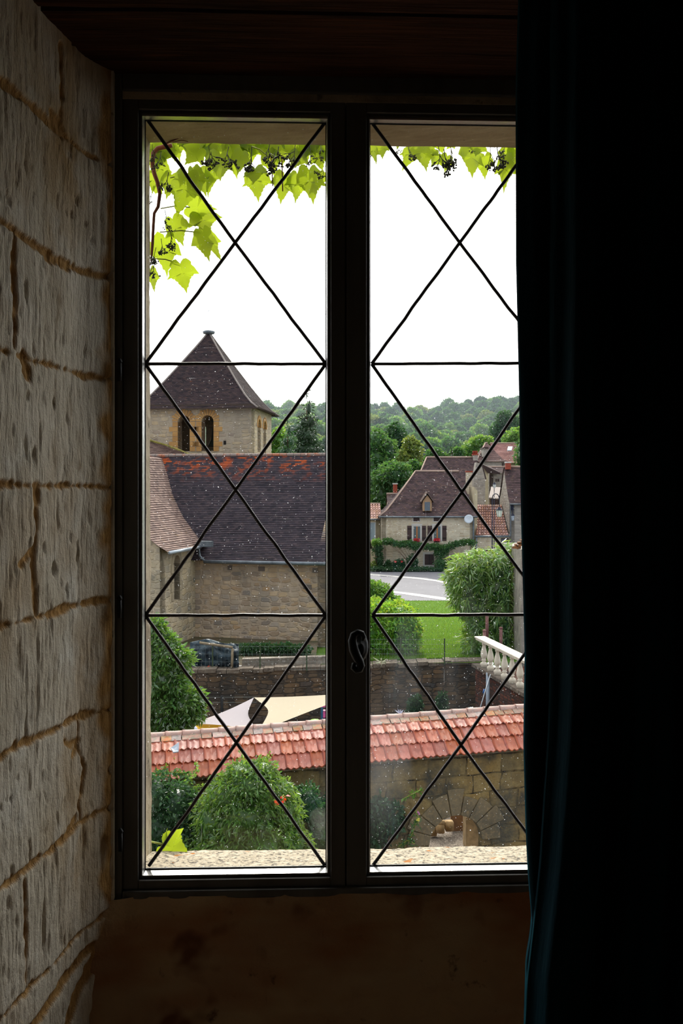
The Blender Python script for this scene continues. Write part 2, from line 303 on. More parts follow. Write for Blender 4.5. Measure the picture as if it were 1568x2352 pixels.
M['darkbrick'] = rubble('old_red_brick', [S('#5c3226'), S('#43302a'), S('#6b3d2c'), S('#322a28')], S('#372b26'), (3, 3, 12), .1, .02)
M['pvc'] = mat('grey_pvc_pipe', S('#8a95a2'), .5)
M['alu'] = mat('bare_aluminium', S('#b9bfc6'), .4, metal=.4)
M['bluegrip'] = mat('blue_plastic', S('#2f5fa0'), .5)
M['brownpost'] = mat('rusty_post', S('#6f4a46'), .8, [(9, S('#8f6a62'), .5, .7)])
M['shutter'] = mat('brown_shutter', S('#43302d'), .7)
M['orangewood'] = mat('orange_varnish', S('#b06a34'), .6)
M['surround'] = mat('white_stone_surround', S('#c9c4bc'), .8)
M['pane'] = mat('dark_pane', S('#4a5460'), .15, spec=.8)
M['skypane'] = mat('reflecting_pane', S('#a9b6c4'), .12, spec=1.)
M['dishwhite'] = mat('pale_grey_dish', S('#c4ccd4'), .4)
M['brick'] = mat('red_chimney_brick', S('#a04a36'), .85, [(6, S('#7c3628'), .45, .7)])
M['lampblue'] = mat('dark_blue_iron', S('#1c2134'), .6, spec=.2)
M['milk'] = leafmat('milky_lantern_glass', S('#e8e8ea'), S('#f0f0f0'), .5, .001, 0., .05, .4)
M['sailcream'] = leafmat('cream_sailcloth', S('#cdc1a9'), S('#d2c4aa'), .4, 0.001, 0., .03, .8)
M['sailgrey'] = leafmat('grey_sailcloth', S('#b2aaae'), S('#b8b0b4'), .3, 0.001, 0., .03, .8)
M['yellow'] = mat('yellow_plastic', S('#e0b020'), .4)
M['pink'] = mat('pink_plastic', S('#d05a9a'), .5); M['bluep'] = mat('blue_toy_plastic', S('#2a5d80'), .5); M['greenp'] = mat('green_plastic', S('#7ab52c'), .5); M['whitep'] = mat('white_plastic', S('#c9cbe0'), .4)
M['tarp'] = mat('dark_blue_tarpaulin', S('#31434c'), .55, [(3, S('#1d2a34'), .45, .6)], (5, .8, (1, 1, 1), .1))
M['wood'] = mat('weathered_timber', S('#8f8068'), .85, [(6, S('#6e614c'), .4, .7)])
M['wire'] = mat('galvanised_wire', S('#6c7470'), .6); M['greenpost'] = mat('green_fence_post', S('#3c4a30'), .7)
M['bark'] = mat('bark', S('#4c3626'), .9, [(20, S('#6b4a36'), .4, .7, (1, 1, .2))], (20, .8)); M['vinewood'] = mat('red_vine_stem', S('#5c3228'), .8, [(30, S('#7d4a3a'), .4, .7, (1, 1, .3))], (40, .7, (1, 1, .3), .004))
k = NT('vine_leaf'); c = k.island(S('#5c8424'), .015, .25); c2 = k.island(S('#a3bb28'), .02, .25)
vn = k.noise(45, .35, .75); c2 = k.mix(k.math('MULTIPLY', vn, .4), c2, S('#7d9a1c'))
b = k.n('ShaderNodeBsdfPrincipled'); k.l(c, b.inputs['Base Color']); b.inputs['Roughness'].default_value = .45
t = k.n('ShaderNodeBsdfTranslucent'); k.l(c2, t.inputs[0]); mx = k.n('ShaderNodeMixShader'); mx.inputs[0].default_value = .62; k.l(b.outputs[0], mx.inputs[1]); k.l(t.outputs[0], mx.inputs[2]); k.l(mx.outputs[0], k.out.inputs['Surface'])
nbv = k.bump(k.noise(60, detail=2), .4, .003); k.l(nbv, b.inputs['Normal']); M['vineleaf'] = k.m
M['berry'] = mat('dark_berry', S('#2c3326'), .6); M['petiole'] = mat('green_leaf_stalk', S('#8a9a3c'), .6)
M['lf_trumpet'] = leafmat('leaf_trumpet', S('#4f7232'), S('#88ac3a'), .38, .4, .02, .2)
M['lf_mid'] = leafmat('leaf_mid', S('#40663a'), S('#6f9a40'), .35)
M['lf_dark'] = leafmat('leaf_dark', S('#2f5030'), S('#527c3a'), .3)
M['lf_bright'] = leafmat('leaf_bright', S('#5c853a'), S('#8fb542'), .42)
M['lf_olive'] = leafmat('leaf_olive', S('#6a7c3e'), S('#9fae4c'), .35)
M['lf_hedge'] = leafmat('leaf_hedge', S('#5f8f30'), S('#c0e040'), .4, .4, .03, .2)
M['lf_gloss'] = leafmat('leaf_gloss', S('#4c6e38'), S('#8cb840'), .32, .35, .02, .3, .3)
M['lf_bamboo'] = leafmat('leaf_bamboo', S('#6b8a44'), S('#a8c850'), .35, .35, .03, .35, .3)
M['lf_conifer'] = leafmat('leaf_conifer', S('#2c4428'), S('#3f5c2c'), .15, .3)
M['fl_red'] = leafmat('red_petal', S('#d0303a'), S('#e04a4a'), .3, .2); M['fl_orange'] = leafmat('orange_petal', S('#f04a20'), S('#ff6a30'), .4, .1)
M['fl_pink'] = leafmat('pink_petal', S('#d890c8'), S('#e8a0d8'), .4, .1); M['fl_yellow'] = leafmat('yellow_petal', S('#d8d060'), S('#e8e070'), .4, .1)
M['fl_pale'] = leafmat('pale_petal', S('#b8bca0'), S('#c8ccb0'), .3, .1); M['sneaker'] = mat('white_leather', S('#e8e6e2'), .5); M['denim'] = mat('blue_denim', S('#3d6a8c'), .9, [(50, S('#2c5270'), .4, .6)])

# ================================================================== ROOM
XL = atY(246, HV, -.06).x                      # where the splayed reveal meets the window frame
ZT = H(-945/F*1.89); ZB = atY(500, 2064, -.06).z
SP = math.radians(10.0); ws = Vector((-math.sin(SP), -math.cos(SP), 0)); wn_ = Vector((math.cos(SP), -math.sin(SP), 0))
W0 = Vector((XL, -.06, 0))
def wall_sz(u, v):       # picture of the joint -> (distance along the reveal, height)
    d = FW + (u-HU)/F*RT - (v-HV)/F*UP; tt = (W0-wn_*.019-CAM).dot(wn_)/d.dot(wn_); p = CAM+d*tt
    return (p-W0).dot(ws), p.z
joints = [([(-60, 150), (0, 184), (44, 218), (102, 269), (136, 299)], 13), ([(136, 299), (170, 333), (245, 398)], 3), ([(142, 100), (144, 190), (140, 292)], 9), ([(120, 262), (135, 290), (140, 300)], 20),
 ([(-60, 470), (0, 507), (34, 530), (68, 551), (112, 581), (153, 609), (238, 643)], 9), ([(34, 535), (32, 620), (37, 700), (34, 800)], 11), ([(110, 590), (160, 612)], 14),
 ([(-60, 785), (0, 803), (31, 813), (78, 828), (112, 837), (156, 849), (197, 864), (245, 874)], 5), ([(55, 822), (64, 850), (66, 866)], 17),
 ([(-60, 1108), (0, 1111), (60, 1115), (100, 1116), (180, 1116), (245, 1122)], 4), ([(-60, 1110), (30, 1113)], 9), ([(78, 1120), (85, 1200), (76, 1300), (83, 1362), (81, 1415)], 11), ([(80, 1250), (62, 1280), (48, 1300)], 8), ([(85, 1118), (84, 1150)], 16),
 ([(-60, 1460), (0, 1440), (40, 1430), (80, 1420), (110, 1410), (150, 1395), (190, 1385), (245, 1372)], 6), ([(110, 1412), (150, 1398)], 12),
 ([(-60, 1772), (0, 1743), (36, 1717), (83, 1697), (130, 1677), (174, 1649), (210, 1636), (246, 1616)], 8), ([(181, 1650), (181, 1717), (192, 1761), (187, 1819), (181, 1848), (185, 1884)], 7), ([(183, 1700), (170, 1740)], 9), ([(175, 1880), (150, 1920)], 11), ([(150, 1660), (150, 1700), (165, 1712), (180, 1700)], 5),
 ([(-60, 2080), (0, 2043), (40, 2014), (72, 1985), (109, 1960), (145, 1927), (174, 1899), (217, 1859), (246, 1840)], 8), ([(58, 2025), (60, 2110), (62, 2188), (63, 2275)], 6),
 ([(-60, 2400), (0, 2344), (62, 2279), (109, 2232), (156, 2181), (203, 2123), (246, 2060)], 5), ([(60, 2375), (83, 2351), (127, 2290), (174, 2221), (246, 2120)], 14), ([(245, 2090), (180, 2290), (140, 2400)], 26),
 ([(150, -40), (175, 55), (215, 120), (258, 175)], 22)]
NS, NZ = 230, 900; smax = .74; zmax = 2.36
ss, zz = np.meshgrid(np.linspace(0, smax, NS), np.linspace(0, zmax, NZ), indexing='ij')
md = np.full(ss.shape, 1e3)
nx = np.array([[mnoise.noise(Vector((a*22, b*22, 0))) for b in np.linspace(0, zmax, NZ)] for a in np.linspace(0, smax, NS)])
nf = np.array([[mnoise.noise(Vector((a*70, b*55, 7))) for b in np.linspace(0, zmax, NZ)] for a in np.linspace(0, smax, NS)])
nl = np.array([[mnoise.noise(Vector((a*6, b*5, 3))) for b in np.linspace(0, zmax, NZ)] for a in np.linspace(0, smax, NS)])
pit = np.array([[mnoise.noise(Vector((a*75, b*19+3*mnoise.noise(Vector((a*4, b*4, 9))), 21))) for b in np.linspace(0, zmax, NZ)] for a in np.linspace(0, smax, NS)])
for pl, wd in joints:
    q = [wall_sz(u, v) for u, v in pl]; hw = wd*.00062
    for (a0, b0), (a1, b1) in zip(q, q[1:]):
        dx, dz = a1-a0, b1-b0; L = dx*dx+dz*dz+1e-9
        tt = np.clip(((ss-a0)*dx+(zz-b0)*dz)/L, 0, 1); d_ = np.hypot(ss-a0-tt*dx, zz-b0-tt*dz)-hw
        md = np.minimum(md, d_)
md = md+nx*.006+nf*.003
rec = 1/(1+np.exp(np.clip(md*900, -60, 60)))
disp = -rec*.0055 + nf*.0013+rec*nf*.002 + nl*.005 + nx*.0012 - np.clip(pit-.34, 0, 1)*.014*(1-rec)
tool = np.array([[mnoise.noise(Vector((a*150, b*13, 40))) for b in np.linspace(0, zmax, NZ)] for a in np.linspace(0, smax, NS)])
patch = np.clip(nl*3+.3, 0, 1); disp += np.clip(tool, -.6, .1)*.0030*(1-rec)*patch
disp += np.clip(1-ss/.085, 0, 1)**1.6*.027-.019
pos = W0[:]  # mesh of the reveal
X = W0.x+ss*ws.x+disp*wn_.x; Y = W0.y+ss*ws.y+disp*wn_.y; Z = zz
me = bpy.data.meshes.new('wall_left'); n_ = NS*NZ
V = np.stack([X, Y, Z], -1).reshape(-1, 3)
ii, jj = np.meshgrid(np.arange(NS-1), np.arange(NZ-1), indexing='ij'); a = (ii*NZ+jj).ravel()
Q = np.stack([a, a+NZ, a+NZ+1, a+1], -1)
def fastmesh(me, V, Q):
    k_ = Q.shape[1]; me.vertices.add(len(V)); me.vertices.foreach_set('co', V.astype(np.float32).ravel())
    me.loops.add(Q.size); me.loops.foreach_set('vertex_index', Q.astype(np.int32).ravel())
    me.polygons.add(len(Q)); me.polygons.foreach_set('loop_start', np.arange(0, Q.size, k_, dtype=np.int32))
    me.update(calc_edges=True); me.validate(); return me
fastmesh(me, V, Q)
at = me.attributes.new('mortar', 'FLOAT', 'POINT'); at.data.foreach_set('value', np.clip(np.maximum(1/(1+np.exp(np.clip((md-.0012+nf*.003)*1100, -60, 60))), np.clip((.026-ss+nx*.03)/.02, 0, 1)), 0, 1).ravel().astype(np.float32))
wl = link(me, 'wall_left', M['reveal'], smooth=True); tag(wl, 'pale limestone reveal with ochre mortar joints left of the window', 'wall', kind='structure')

XR = 1.12
def struct(name, mb, m, label, cat='wall'): return tag(mb.build(name, m), label, cat, kind='structure')
Wend = W0+ws*.74
# window wall: apron below, masonry beside and above the opening, one shell
OL = atY(334, HV, 0).x; OLo = atY(343.5, HV, .15).x; OR = OL+.80; ZS = atY(500, 1996, 0).z; ZL = atY(500, 272, 0).z
mb = MB(); mb.box(-3.2, 3.2, -.03, .15, -8, ZB+.002); struct('wall_front', mb, M['apron'], 'brown plastered wall under the window', 'wall')
# rough plaster face of the apron
NSx, NZz = 120, 70; xs = np.linspace(XL-.03, 1.15, NSx); zs_ = np.linspace(.2, ZB, NZz); vv = []; 
for x_ in xs:
    for z_ in zs_:
        fd_ = min(1, (ZB-z_)/.16); vv.append((x_, -.046-.026*fd_-(.012*fd_)*mnoise.noise(Vector((x_*3.1, z_*3.1, 2)))-.004*mnoise.noise(Vector((x_*19, z_*19, 5)))-(.02*max(0, 1-(x_-XL)/.05)), z_))
a = (np.arange(NSx-1)[:, None]*NZz+np.arange(NZz-1)[None]).ravel(); me = fastmesh(bpy.data.meshes.new('wall_front_face'), np.array(vv), np.stack([a, a+NZz, a+NZz+1, a+1], -1))
tag(link(me, 'wall_apron', M['apron'], smooth=True), 'uneven brown plaster below the dark window frame', 'wall', kind='structure')
mb = MB(); mb.box(-3.2, XL+.012, -.06, .05, ZB, 3.4); mb.box(1.02, 3.2, -.06, .15, ZB, 3.4)
mb.box(XL+.012, 1.02, -.04, .05, ZT-.045, 3.4)
struct('wall_outer', mb, M['jamb'], 'masonry around the window opening')
mb = MB(); mb.box(Wend.x-3, Wend.x+.01, Wend.y-.12, Wend.y, 0, 3.2); struct('wall_corner', mb, M['roomwall'], 'plaster wall returning from the reveal')
mb = MB(); mb.box(XR, XR+2.2, -.9, -.78, 0, 3.2); mb.box(XR, XR+.08, -.8, -.05, 0, 2.6); struct('wall_right', mb, M['roomwall'], 'plaster wall behind the curtain')
mb = MB(); mb.box(-3.3, 3.3, -4.7, -4.6, -.1, 3.2); mb.box(-3.4, -3.3, -4.7, -.7, -.1, 3.2); mb.box(3.3, 3.4, -4.7, -.7, -.1, 3.2); struct('wall_back', mb, M['roomwall'], 'plaster walls at the back of the room')
mb = MB(); mb.box(-3.4, 3.4, -4.7, -.06, -.1, 0); struct('floor', mb, M['floor'], 'terracotta floor of the room', 'floor')
mb = MB(); mb.box(-3.4, 3.4, -4.7, -.6, 3.1, 3.2); mb.box(-3.4, 3.4, -.9, -.6, 2.62, 3.2); struct('ceiling', mb, M['roomwall'], 'ceiling of the room', 'ceiling')
# oak lintel beams overhead
yb = -.04; t1 = -1.95+1.655
for i, (y1, y0, dz) in enumerate(((-.045, t1+.003, 0), (t1-.006, t1-.25, .004), (t1-.26, t1-.52, 0))):
    mb = MB(); n = 60
    vs_ = []; 
    for j in range(n+1):
        x_ = -1.2+2.6*j/n; e1_ = .006*mnoise.noise(Vector((x_*2.5, i*7, 0)))+.003*mnoise.noise(Vector((x_*14, i*7, 3))); e2_ = .006*mnoise.noise(Vector((x_*2.5, i*7+4, 9)))
        dzz = .004*mnoise.noise(Vector((x_*3, i, 5)))
        vs_ += [(x_, y1+(e1_ if i else 0), ZT+dz+dzz), (x_, y0+e2_, ZT+dz+dzz+.002), (x_, y0+e2_, ZT+.3), (x_, y1, ZT+.3)]
    fs_ = [(4*j+k_, 4*j+(k_+1) % 4, 4*j+4+(k_+1) % 4, 4*j+4+k_) for j in range(n) for k_ in range(4)]
    mb.add(vs_, fs_)
    tag(mb.build('lintel_beam', M['oak']), ['dark oak beam over the window, touching the frame', 'dark oak beam over the window, behind the split board edge', 'dark oak beam over the window at the room side'][i], 'beam', 'oak beams over the window', kind='structure')

# ================================================================== WINDOW
win = thing('window_1', (OL, 0, ZB), 'dark grey double casement window with diagonal leaded glass', 'window', kind='structure')
def fb(mb, u0, u1, v0, v1, y0, y1, yr=-.05, dv=0):      # box whose room face spans these picture columns and rows
    xa = atY(u0, HV, yr).x; xb = atY(u1, HV, yr).x; za = atY(520, v1, yr).z; zb = atY(520, v0, yr).z
    return mb.box(xa, xb, y0, y1, za, zb)
fr_ = MB(); fb(fr_, 247, 279, 168, 2066, -.047, .03); fb(fr_, 279, 1400, 168, 209, -.047, .03); fb(fr_, 279, 1400, 2046, 2066, -.047, .03); fb(fr_, 1360, 1400, 209, 2046, -.047, .03)
bevel(fr_.build('window_frame', M['frame'], win), .003)
def casement(uL, u_in0, u_in1, uR, lab, nodes, hinge=None):
    cs = MB(); y0, y1 = -.062, .012; VO0, VO1 = 264-(264-HV)*.0, 2009
    X0 = atY(uL, HV, -.05).x; X3 = atY(uR, HV, -.05).x; X1 = atY(u_in0, HV, -.03).x; X2 = atY(u_in1, HV, -.03).x
    Z0 = atY(520, 2046, -.05).z; Z3 = atY(520, 209, -.05).z; Z1 = atY(520, 2009, -.03).z; Z2 = atY(520, 264, -.03).z; F1, F2 = -.038, -.030
    for x_0, x_1, z_0, z_1, yy in ((X0, X1-.006, Z0, Z3, F1), (X2+.006, X3, Z0, Z3, F1), (X1-.006, X2+.006, Z2+.006, Z3, F1), (X1-.006, X2+.006, Z0, Z1-.006, F1),
                                   (X1-.006, X1, Z1-.006, Z2+.006, F2), (X2, X2+.006, Z1-.006, Z2+.006, F2), (X1, X2, Z2, Z2+.006, F2), (X1, X2, Z1-.006, Z1, F2)): cs.box(x_0, x_1, yy, y1, z_0, z_1)
    co = bevel(cs.build('casement', M['frame'], win), .0015); tag(co, lab)
    x0 = atY(u_in0, HV, -.03).x; x1 = atY(u_in1, HV, -.03).x; z0 = atY(520, 2009, -.03).z; z1 = atY(520, 264, -.03).z
    g = MB(); g.box(x0-.006, x1+.006, -.004, 0.0, z0-.006, z1+.006); g.build('glass_pane', M['glass'], co)
    for pts in ([(x0, z0), (x1, z0)], [(x0, z1), (x1, z1)], [(x0, z0), (x0, z1)], [(x1, z0), (x1, z1)]):
        b_ = MB(); (xa, za), (xb, zb) = pts; sx = 1 if xa == x0 else -1; sz = 1 if za == z0 else -1
        if za == zb: prof = [(-.029, za-.004), (-.029, za+sz*.0005), (-.010, za+sz*.003), (-.0045, za+sz*.003), (-.0045, za-.004)]; b_.prism([(x0, p, q) for p, q in prof], (x1-x0, 0, 0))
        else: prof = [(xa-sx*.004, -.029), (xa+sx*.0005, -.029), (xa+sx*.002, -.010), (xa+sx*.002, -.0045), (xa-sx*.004, -.0045)]; b_.prism([(p, q, z0) for p, q in prof], (0, 0, z1-z0))
        b_.build('glazing_bead', M['bead'], co)
        g_ = MB()
        if za == zb: g_.box(x0, x1, -.0075, -.0045, min(za, za+sz*.0055), max(za, za+sz*.0055))
        else: g_.box(min(xa, xa+sx*.0035), max(xa, xa+sx*.0035), -.0075, -.0045, z0, z1)
        g_.build('gasket', M['iron'], co)
    # lead cames: slightly crooked flat strips with rounded edges
    for (a_, b_) in nodes:
        A = atY(a_[0], a_[1], 0); B = atY(b_[0], b_[1], 0); d = (B-A); L = d.length; d.normalize(); nrm = Vector((-d.z, 0, d.x)); n = 24
        c_ = MB(); pts = []
        for i in range(n+1):
            wob = .0010*mnoise.noise(Vector((A.x*30+i*.35, A.z*10, 4)))*math.sin(math.pi*i/n)*2
            pts.append(A+d*(L*i/n)+nrm*wob)
        hw = .0034; pr = [(-hw, 0), (-hw*.6, -.0022), (0, -.0030), (hw*.6, -.0022), (hw, 0), (hw*.6, .0022), (-hw*.6, .0022)]
        vs_ = [p+nrm*q+Vector((0, r_-.002, 0)) for p in pts for q, r_ in pr]; m_ = len(pr)
        c_.add(vs_, [(i*m_+k_, i*m_+(k_+1) % m_, (i+1)*m_+(k_+1) % m_, (i+1)*m_+k_) for i in range(n) for k_ in range(m_)])
        c_.build('lead_came', M['lead'], co, smooth=True)
    return co
nl_ = [((338, 275), (540, 558)), ((748, 280), (540, 558)), ((540, 558), (334, 836)), ((540, 558), (748, 836)), ((334, 836), (748, 836)),
       ((334, 836), (541, 1125)), ((748, 836), (541, 1125)), ((541, 1125), (334, 1413)), ((541, 1125), (748, 1413)), ((334, 1413), (748, 1413)),
       ((334, 1413), (543, 1705)), ((748, 1413), (543, 1705)), ((543, 1705), (342, 1988)), ((543, 1705), (748, 1990))]
c1 = casement(279, 326, 752, 793, 'casement with two hinges in the dark', nl_)
nr_ = [((848, 275), (1055, 558)), ((1262, 275), (1055, 558)), ((1055, 558), (853, 836)), ((1055, 558), (1262, 834)), ((853, 836), (1262, 834)),
       ((853, 836), (1060, 1130)), ((1262, 834), (1060, 1130)), ((1060, 1130), (855, 1413)), ((1060, 1130), (1266, 1411)), ((855, 1413), (1266, 1411)),
       ((855, 1413), (1058, 1710)), ((1266, 1411), (1058, 1710)), ((1058, 1710), (855, 1988)), ((1058, 1710), (1262, 1985))]
c2 = casement(796, 848, 1268, 1320, 'casement carrying the iron handle', nr_)
st_ = MB(); xm = atY(794, HV, -.04).x; st_.box(xm-.012, xm+.012, .012, .024, atY(520, 2046, -.05).z, atY(520, 209, -.05).z); st_.build('rebate_strip', M['frame'], c2)
# scrolled iron handle on the meeting stile
hc = atY(819, 1488, -.062)
hd = MB(); s_ = .00083
sp_pts = [(12, -22), (14, -30), (10, -38), (0, -41), (-9, -36), (-12, -22), (-9, -4), (-2, 14), (5, 26), (8, 34), (5, 42), (-3, 44), (-9, 39), (-8, 31), (-3, 30)]
hd.tube([hc+Vector((x_*s_, -.028-.006*math.sin(i/14*3.1), -z_*s_)) for i, (x_, z_) in enumerate(sp_pts)], [.003, .0045, .0055, .0065, .007, .0085, .0095, .009, .008, .007, .007, .0065, .006, .005, .003], 10)
ho = hd.build('window_handle', M['iron'], c2, smooth=True)
hp = MB(); hp.lathe((0, 0, 0), [(.0, 0), (.015, 0), (.016, .003), (.012, .008), (.006, .012), (.006, .03)], 16)
hp.v = [(hc.x+p[0]+.006, hc.y-p[2], hc.z+p[1]*1.8+.002) for p in hp.v]; hp.build('handle_rose', M['iron'], c2, smooth=True)
for (u, v) in ((275, 855), (275, 1398), (277, 1932)):
    p = atY(u, v, -.06); h_ = MB(); h_.tube([p+Vector((0, -.004, -.017)), p+Vector((0, -.004, .017))], .0045, 10); h_.lathe(p+Vector((0, -.004, .017)), [(.0045, 0), (.006, .003), (.003, .008), (0.0005, .01)], 10)
    h_.build('hinge', M['iron'], win, smooth=True)
# outside stone dressings
def rough_box(name, x0, x1, y0, y1, z0, z1, m, label, amp=.004, nx_=60, ny=8, nz=6, kind='structure', slope=0., cat='sill'):
    bm = bmesh.new(); bmesh.ops.create_cube(bm, size=1)
    for e_ in range(1): pass
    bmesh.ops.subdivide_edges(bm, edges=[e_ for e_ in bm.edges if abs((e_.verts[0].co-e_.verts[1].co).x) > .5], cuts=nx_, use_grid_fill=True)
    bmesh.ops.subdivide_edges(bm, edges=[e_ for e_ in bm.edges if abs((e_.verts[0].co-e_.verts[1].co).y) > .5], cuts=ny, use_grid_fill=True)
    bmesh.ops.subdivide_edges(bm, edges=[e_ for e_ in bm.edges if abs((e_.verts[0].co-e_.verts[1].co).z) > .5], cuts=nz, use_grid_fill=True)
    for v in bm.verts:
        p = v.co; q = Vector((x0+(p.x+.5)*(x1-x0), y0+(p.y+.5)*(y1-y0), z0+(p.z+.5)*(z1-z0)))
        q.z += -slope*(p.y+.5); n3 = mnoise.noise_vector(q*18)*amp+mnoise.noise_vector(q*70)*amp*.5; q += n3; v.co = q
    me = bpy.data.meshes.new(name); bm.to_mesh(me); bm.free(); o = link(me, name, m, smooth=False); return tag(o, label, cat, kind=kind)
rough_box('window_sill', OL-.06, 1.25, .006, .155, ZS-.16, ZS, M['sill'], 'sunlit speckled limestone sill with orange lichen', .003, 260, 24, 8, slope=.020)
rough_box('trim_1', OL-.3, 1.3, .004, .150, ZL+.002, ZL+.35, M['lintel'], 'limestone lintel seen from below above the glass', .0025, 80, 10, 6, cat='lintel')
bj = MB(); n = 90
zz_ = [ZS-.05+(ZL+.1-ZS)*i/n for i in range(n+1)]; vs_ = []
for i, z_ in enumerate(zz_):
    fr2 = i/n; xo = OLo+.005*(1-fr2)**2+.0035*mnoise.noise(Vector((z_*9, 1, 1)))+.0015*mnoise.noise(Vector((z_*50, 1, 1))) ; xi = OL-.004
    vs_ += [(xi, .005, z_), (xo-.004, .11, z_), (xo, .15, z_), (XL-.3, .15, z_), (XL-.3, .005, z_)]
bj.add(vs_, [(5*i+k_, 5*i+(k_+1) % 5, 5*i+5+(k_+1) % 5, 5*i+5+k_) for i in range(n) for k_ in range(5)]); tag(bj.build('trim_2', M['jamb']), 'rough limestone outer jamb beside the glass', 'jamb', kind='structure')
bj = MB(); bj.box(1.0, 1.3, .005, .15, ZS-.05, ZL+.1); tag(bj.build('trim_3', M['jamb']), 'limestone outer jamb hidden by the curtain', 'jamb', kind='structure')

# ================================================================== CURTAIN
def interp(tab, v):
    for (v0, x0), (v1, x1) in zip(tab, tab[1:]):
        if v <= v1: return x0+(x1-x0)*(v-v0)/(v1-v0)
    return tab[-1][1]
cur = thing('curtain', (0.5, -.86, .0), 'dark teal velvet curtain hanging over the right side of the window', 'curtain')
def sheet(edge, tc_, u1, ph, depth, v0=-120, v1=3300, n=150, mrow=160):
    V = []; nC = n
    for j in range(mrow+1):
        v = v0+(v1-v0)*j/mrow; ue = interp(edge, v); 
        for i in range(nC+1):
            s = i/nC; u = ue+(u1-ue)*s
            gath = .6+.4*min(1, max(0, (v+100)/1500))
            fold = math.sin(s*2*math.pi*4.2+ph+.25*math.sin(v/700+ph))*.030*gath+.012*math.sin(s*2*math.pi*9.3+ph*2+v/900)+.006*mnoise.noise(Vector((s*14, v/260, ph)))
            roll = .035*math.exp(-s*40)     # the edge turns back toward the window
            fold *= min(1, .15+s*12); V.append(P(u, v, tc_+depth+fold+roll))
    a = (np.arange(mrow)[:, None]*(nC+1)+np.arange(nC)[None]).ravel()
    return np.array([tuple(p) for p in V]), np.stack([a, a+1, a+nC+2, a+nC+1], -1)
e1_ = [(-200, 1196), (0, 1195), (200, 1189), (600, 1190), (900, 1197), (1200, 1202), (1500, 1210), (1700, 1207), (1900, 1212), (2000, 1217), (2100, 1225), (2140, 1222), (2200, 1212), (2352, 1208), (3300, 1200)]
e2_ = [(-200, 1270), (0, 1268), (800, 1266), (1200, 1266), (1350, 1250), (1500, 1234), (1600, 1222), (1640, 1262), (1660, 1264), (1850, 1252), (1990, 1243), (2150, 1226), (2250, 1214), (2352, 1209), (3300, 1200)]
e3_ = [(-200, 1268), (0, 1268), (1200, 1268), (1600, 1266), (1700, 1262), (1850, 1252), (1990, 1243), (2150, 1226), (2250, 1214), (2352, 1209), (3300, 1200)]
for edge, tt, ph, nm, lb in ((e1_, 1.10, 0.4, 'curtain_panel', None), (e3_, 1.055, 2.1, 'curtain_panel', None)):
    V, Q = sheet(edge, tt, 1900, ph, 0); me = fastmesh(bpy.data.meshes.new(nm), V-np.array(cur.location), Q)
    o = link(me, nm, M['velvet'], cur, smooth=True); sm = o.modifiers.new('s', 'SOLIDIFY'); sm.thickness = .003
    hm = MB(); hm.tube([P(interp(edge, v)+3.5, v, tt+.034) for v in range(-100, 3300, 30)], .0032, 8)
    hm.build('hem', M['velvet_rim_light'], cur, smooth=True)

# ================================================================== WALKER'S SHOE (seen mirrored in the pane)
sp = Vector((.085, -2.56, 0))
sn = thing('sneaker', sp, 'white sneaker on the floor mirrored in the lower window pane', 'shoe')
bm = bmesh.new(); bmesh.ops.create_uvsphere(bm, u_segments=28, v_segments=18, radius=1)
for v in bm.verts:
    x, y, z = v.co; yy = y*.145; taper = 1-.22*max(0, -y); hgt = .045+.035*max(0, -y)+.02*(1-abs(y))
    v.co = Vector((x*.052*taper, yy, max(z, -.55)*hgt+.045))
me = bpy.data.meshes.new('upper'); bm.to_mesh(me); bm.free(); link(me, 'upper', M['sneaker'], sn, smooth=True)
so_ = MB(); pol = [(math.cos(a_)*.056*(1-.15*(math.sin(a_) < 0)), math.sin(a_)*.152) for a_ in [2*math.pi*i/28 for i in range(28)]]
so_.prism([sp+Vector((x, y, .001)) for x, y in pol], (0, 0, .028)); so_.build('sole', mat('sole_rubber', S('#c9c9c6'), .6), sn)
for i in range(5):
    l_ = MB(); yy = .03-.02*i+.02; zc_ = .098-.001*i+.004*i; l_.tube([sp+Vector((-.022, yy, zc_-.012)), sp+Vector((0, yy+.004, zc_)), sp+Vector((.022, yy, zc_-.012))], .0032, 6); l_.build('lace', M['sneaker'], sn, smooth=True)
jl = MB(); jl.tube([sp+Vector((.0, -.05, .075)), sp+Vector((0, -.055, .2)), sp+Vector((.01, -.06, .45)), sp+Vector((.02, -.05, .9))], [.085, .078, .085, .105], 20)
tag(jl.build('jeans', M['denim'], smooth=True), 'blue denim trouser leg above the white sneaker', 'trousers')

# ================================================================== OUTDOORS: helpers
ZC = H(9.0); ZTER = H(6.0); ZROAD = H(7.5)
def ground_z(t): return ZTER+(ZROAD-ZTER)*min(1, max(0, (t-33.5)/31.0))
class Fr:     # a building's own axes: a to its right, n away from the eye, turned by ang from the view axis
    def __init__(s, o, ang):
        s.o = Vector((o[0], o[1], 0)); c, q = math.cos(ang), math.sin(ang); s.a = RT*c-FW*q; s.n = FW*c+RT*q
    def __call__(s, a, n, z): return s.o+s.a*a+s.n*n+Vector((0, 0, z))
def resample(pl, n):
    pl = [Vector(p) for p in pl]; d = [0.]
    for p, q in zip(pl, pl[1:]): d.append(d[-1]+(q-p).length)
    out = []
    for i in range(n+1):
        s = d[-1]*i/n; k_ = 0
        while k_ < len(d)-2 and d[k_+1] < s: k_ += 1
        f_ = (s-d[k_])/max(1e-9, d[k_+1]-d[k_]); out.append(pl[k_].lerp(pl[k_+1], min(1, f_)))
    return out
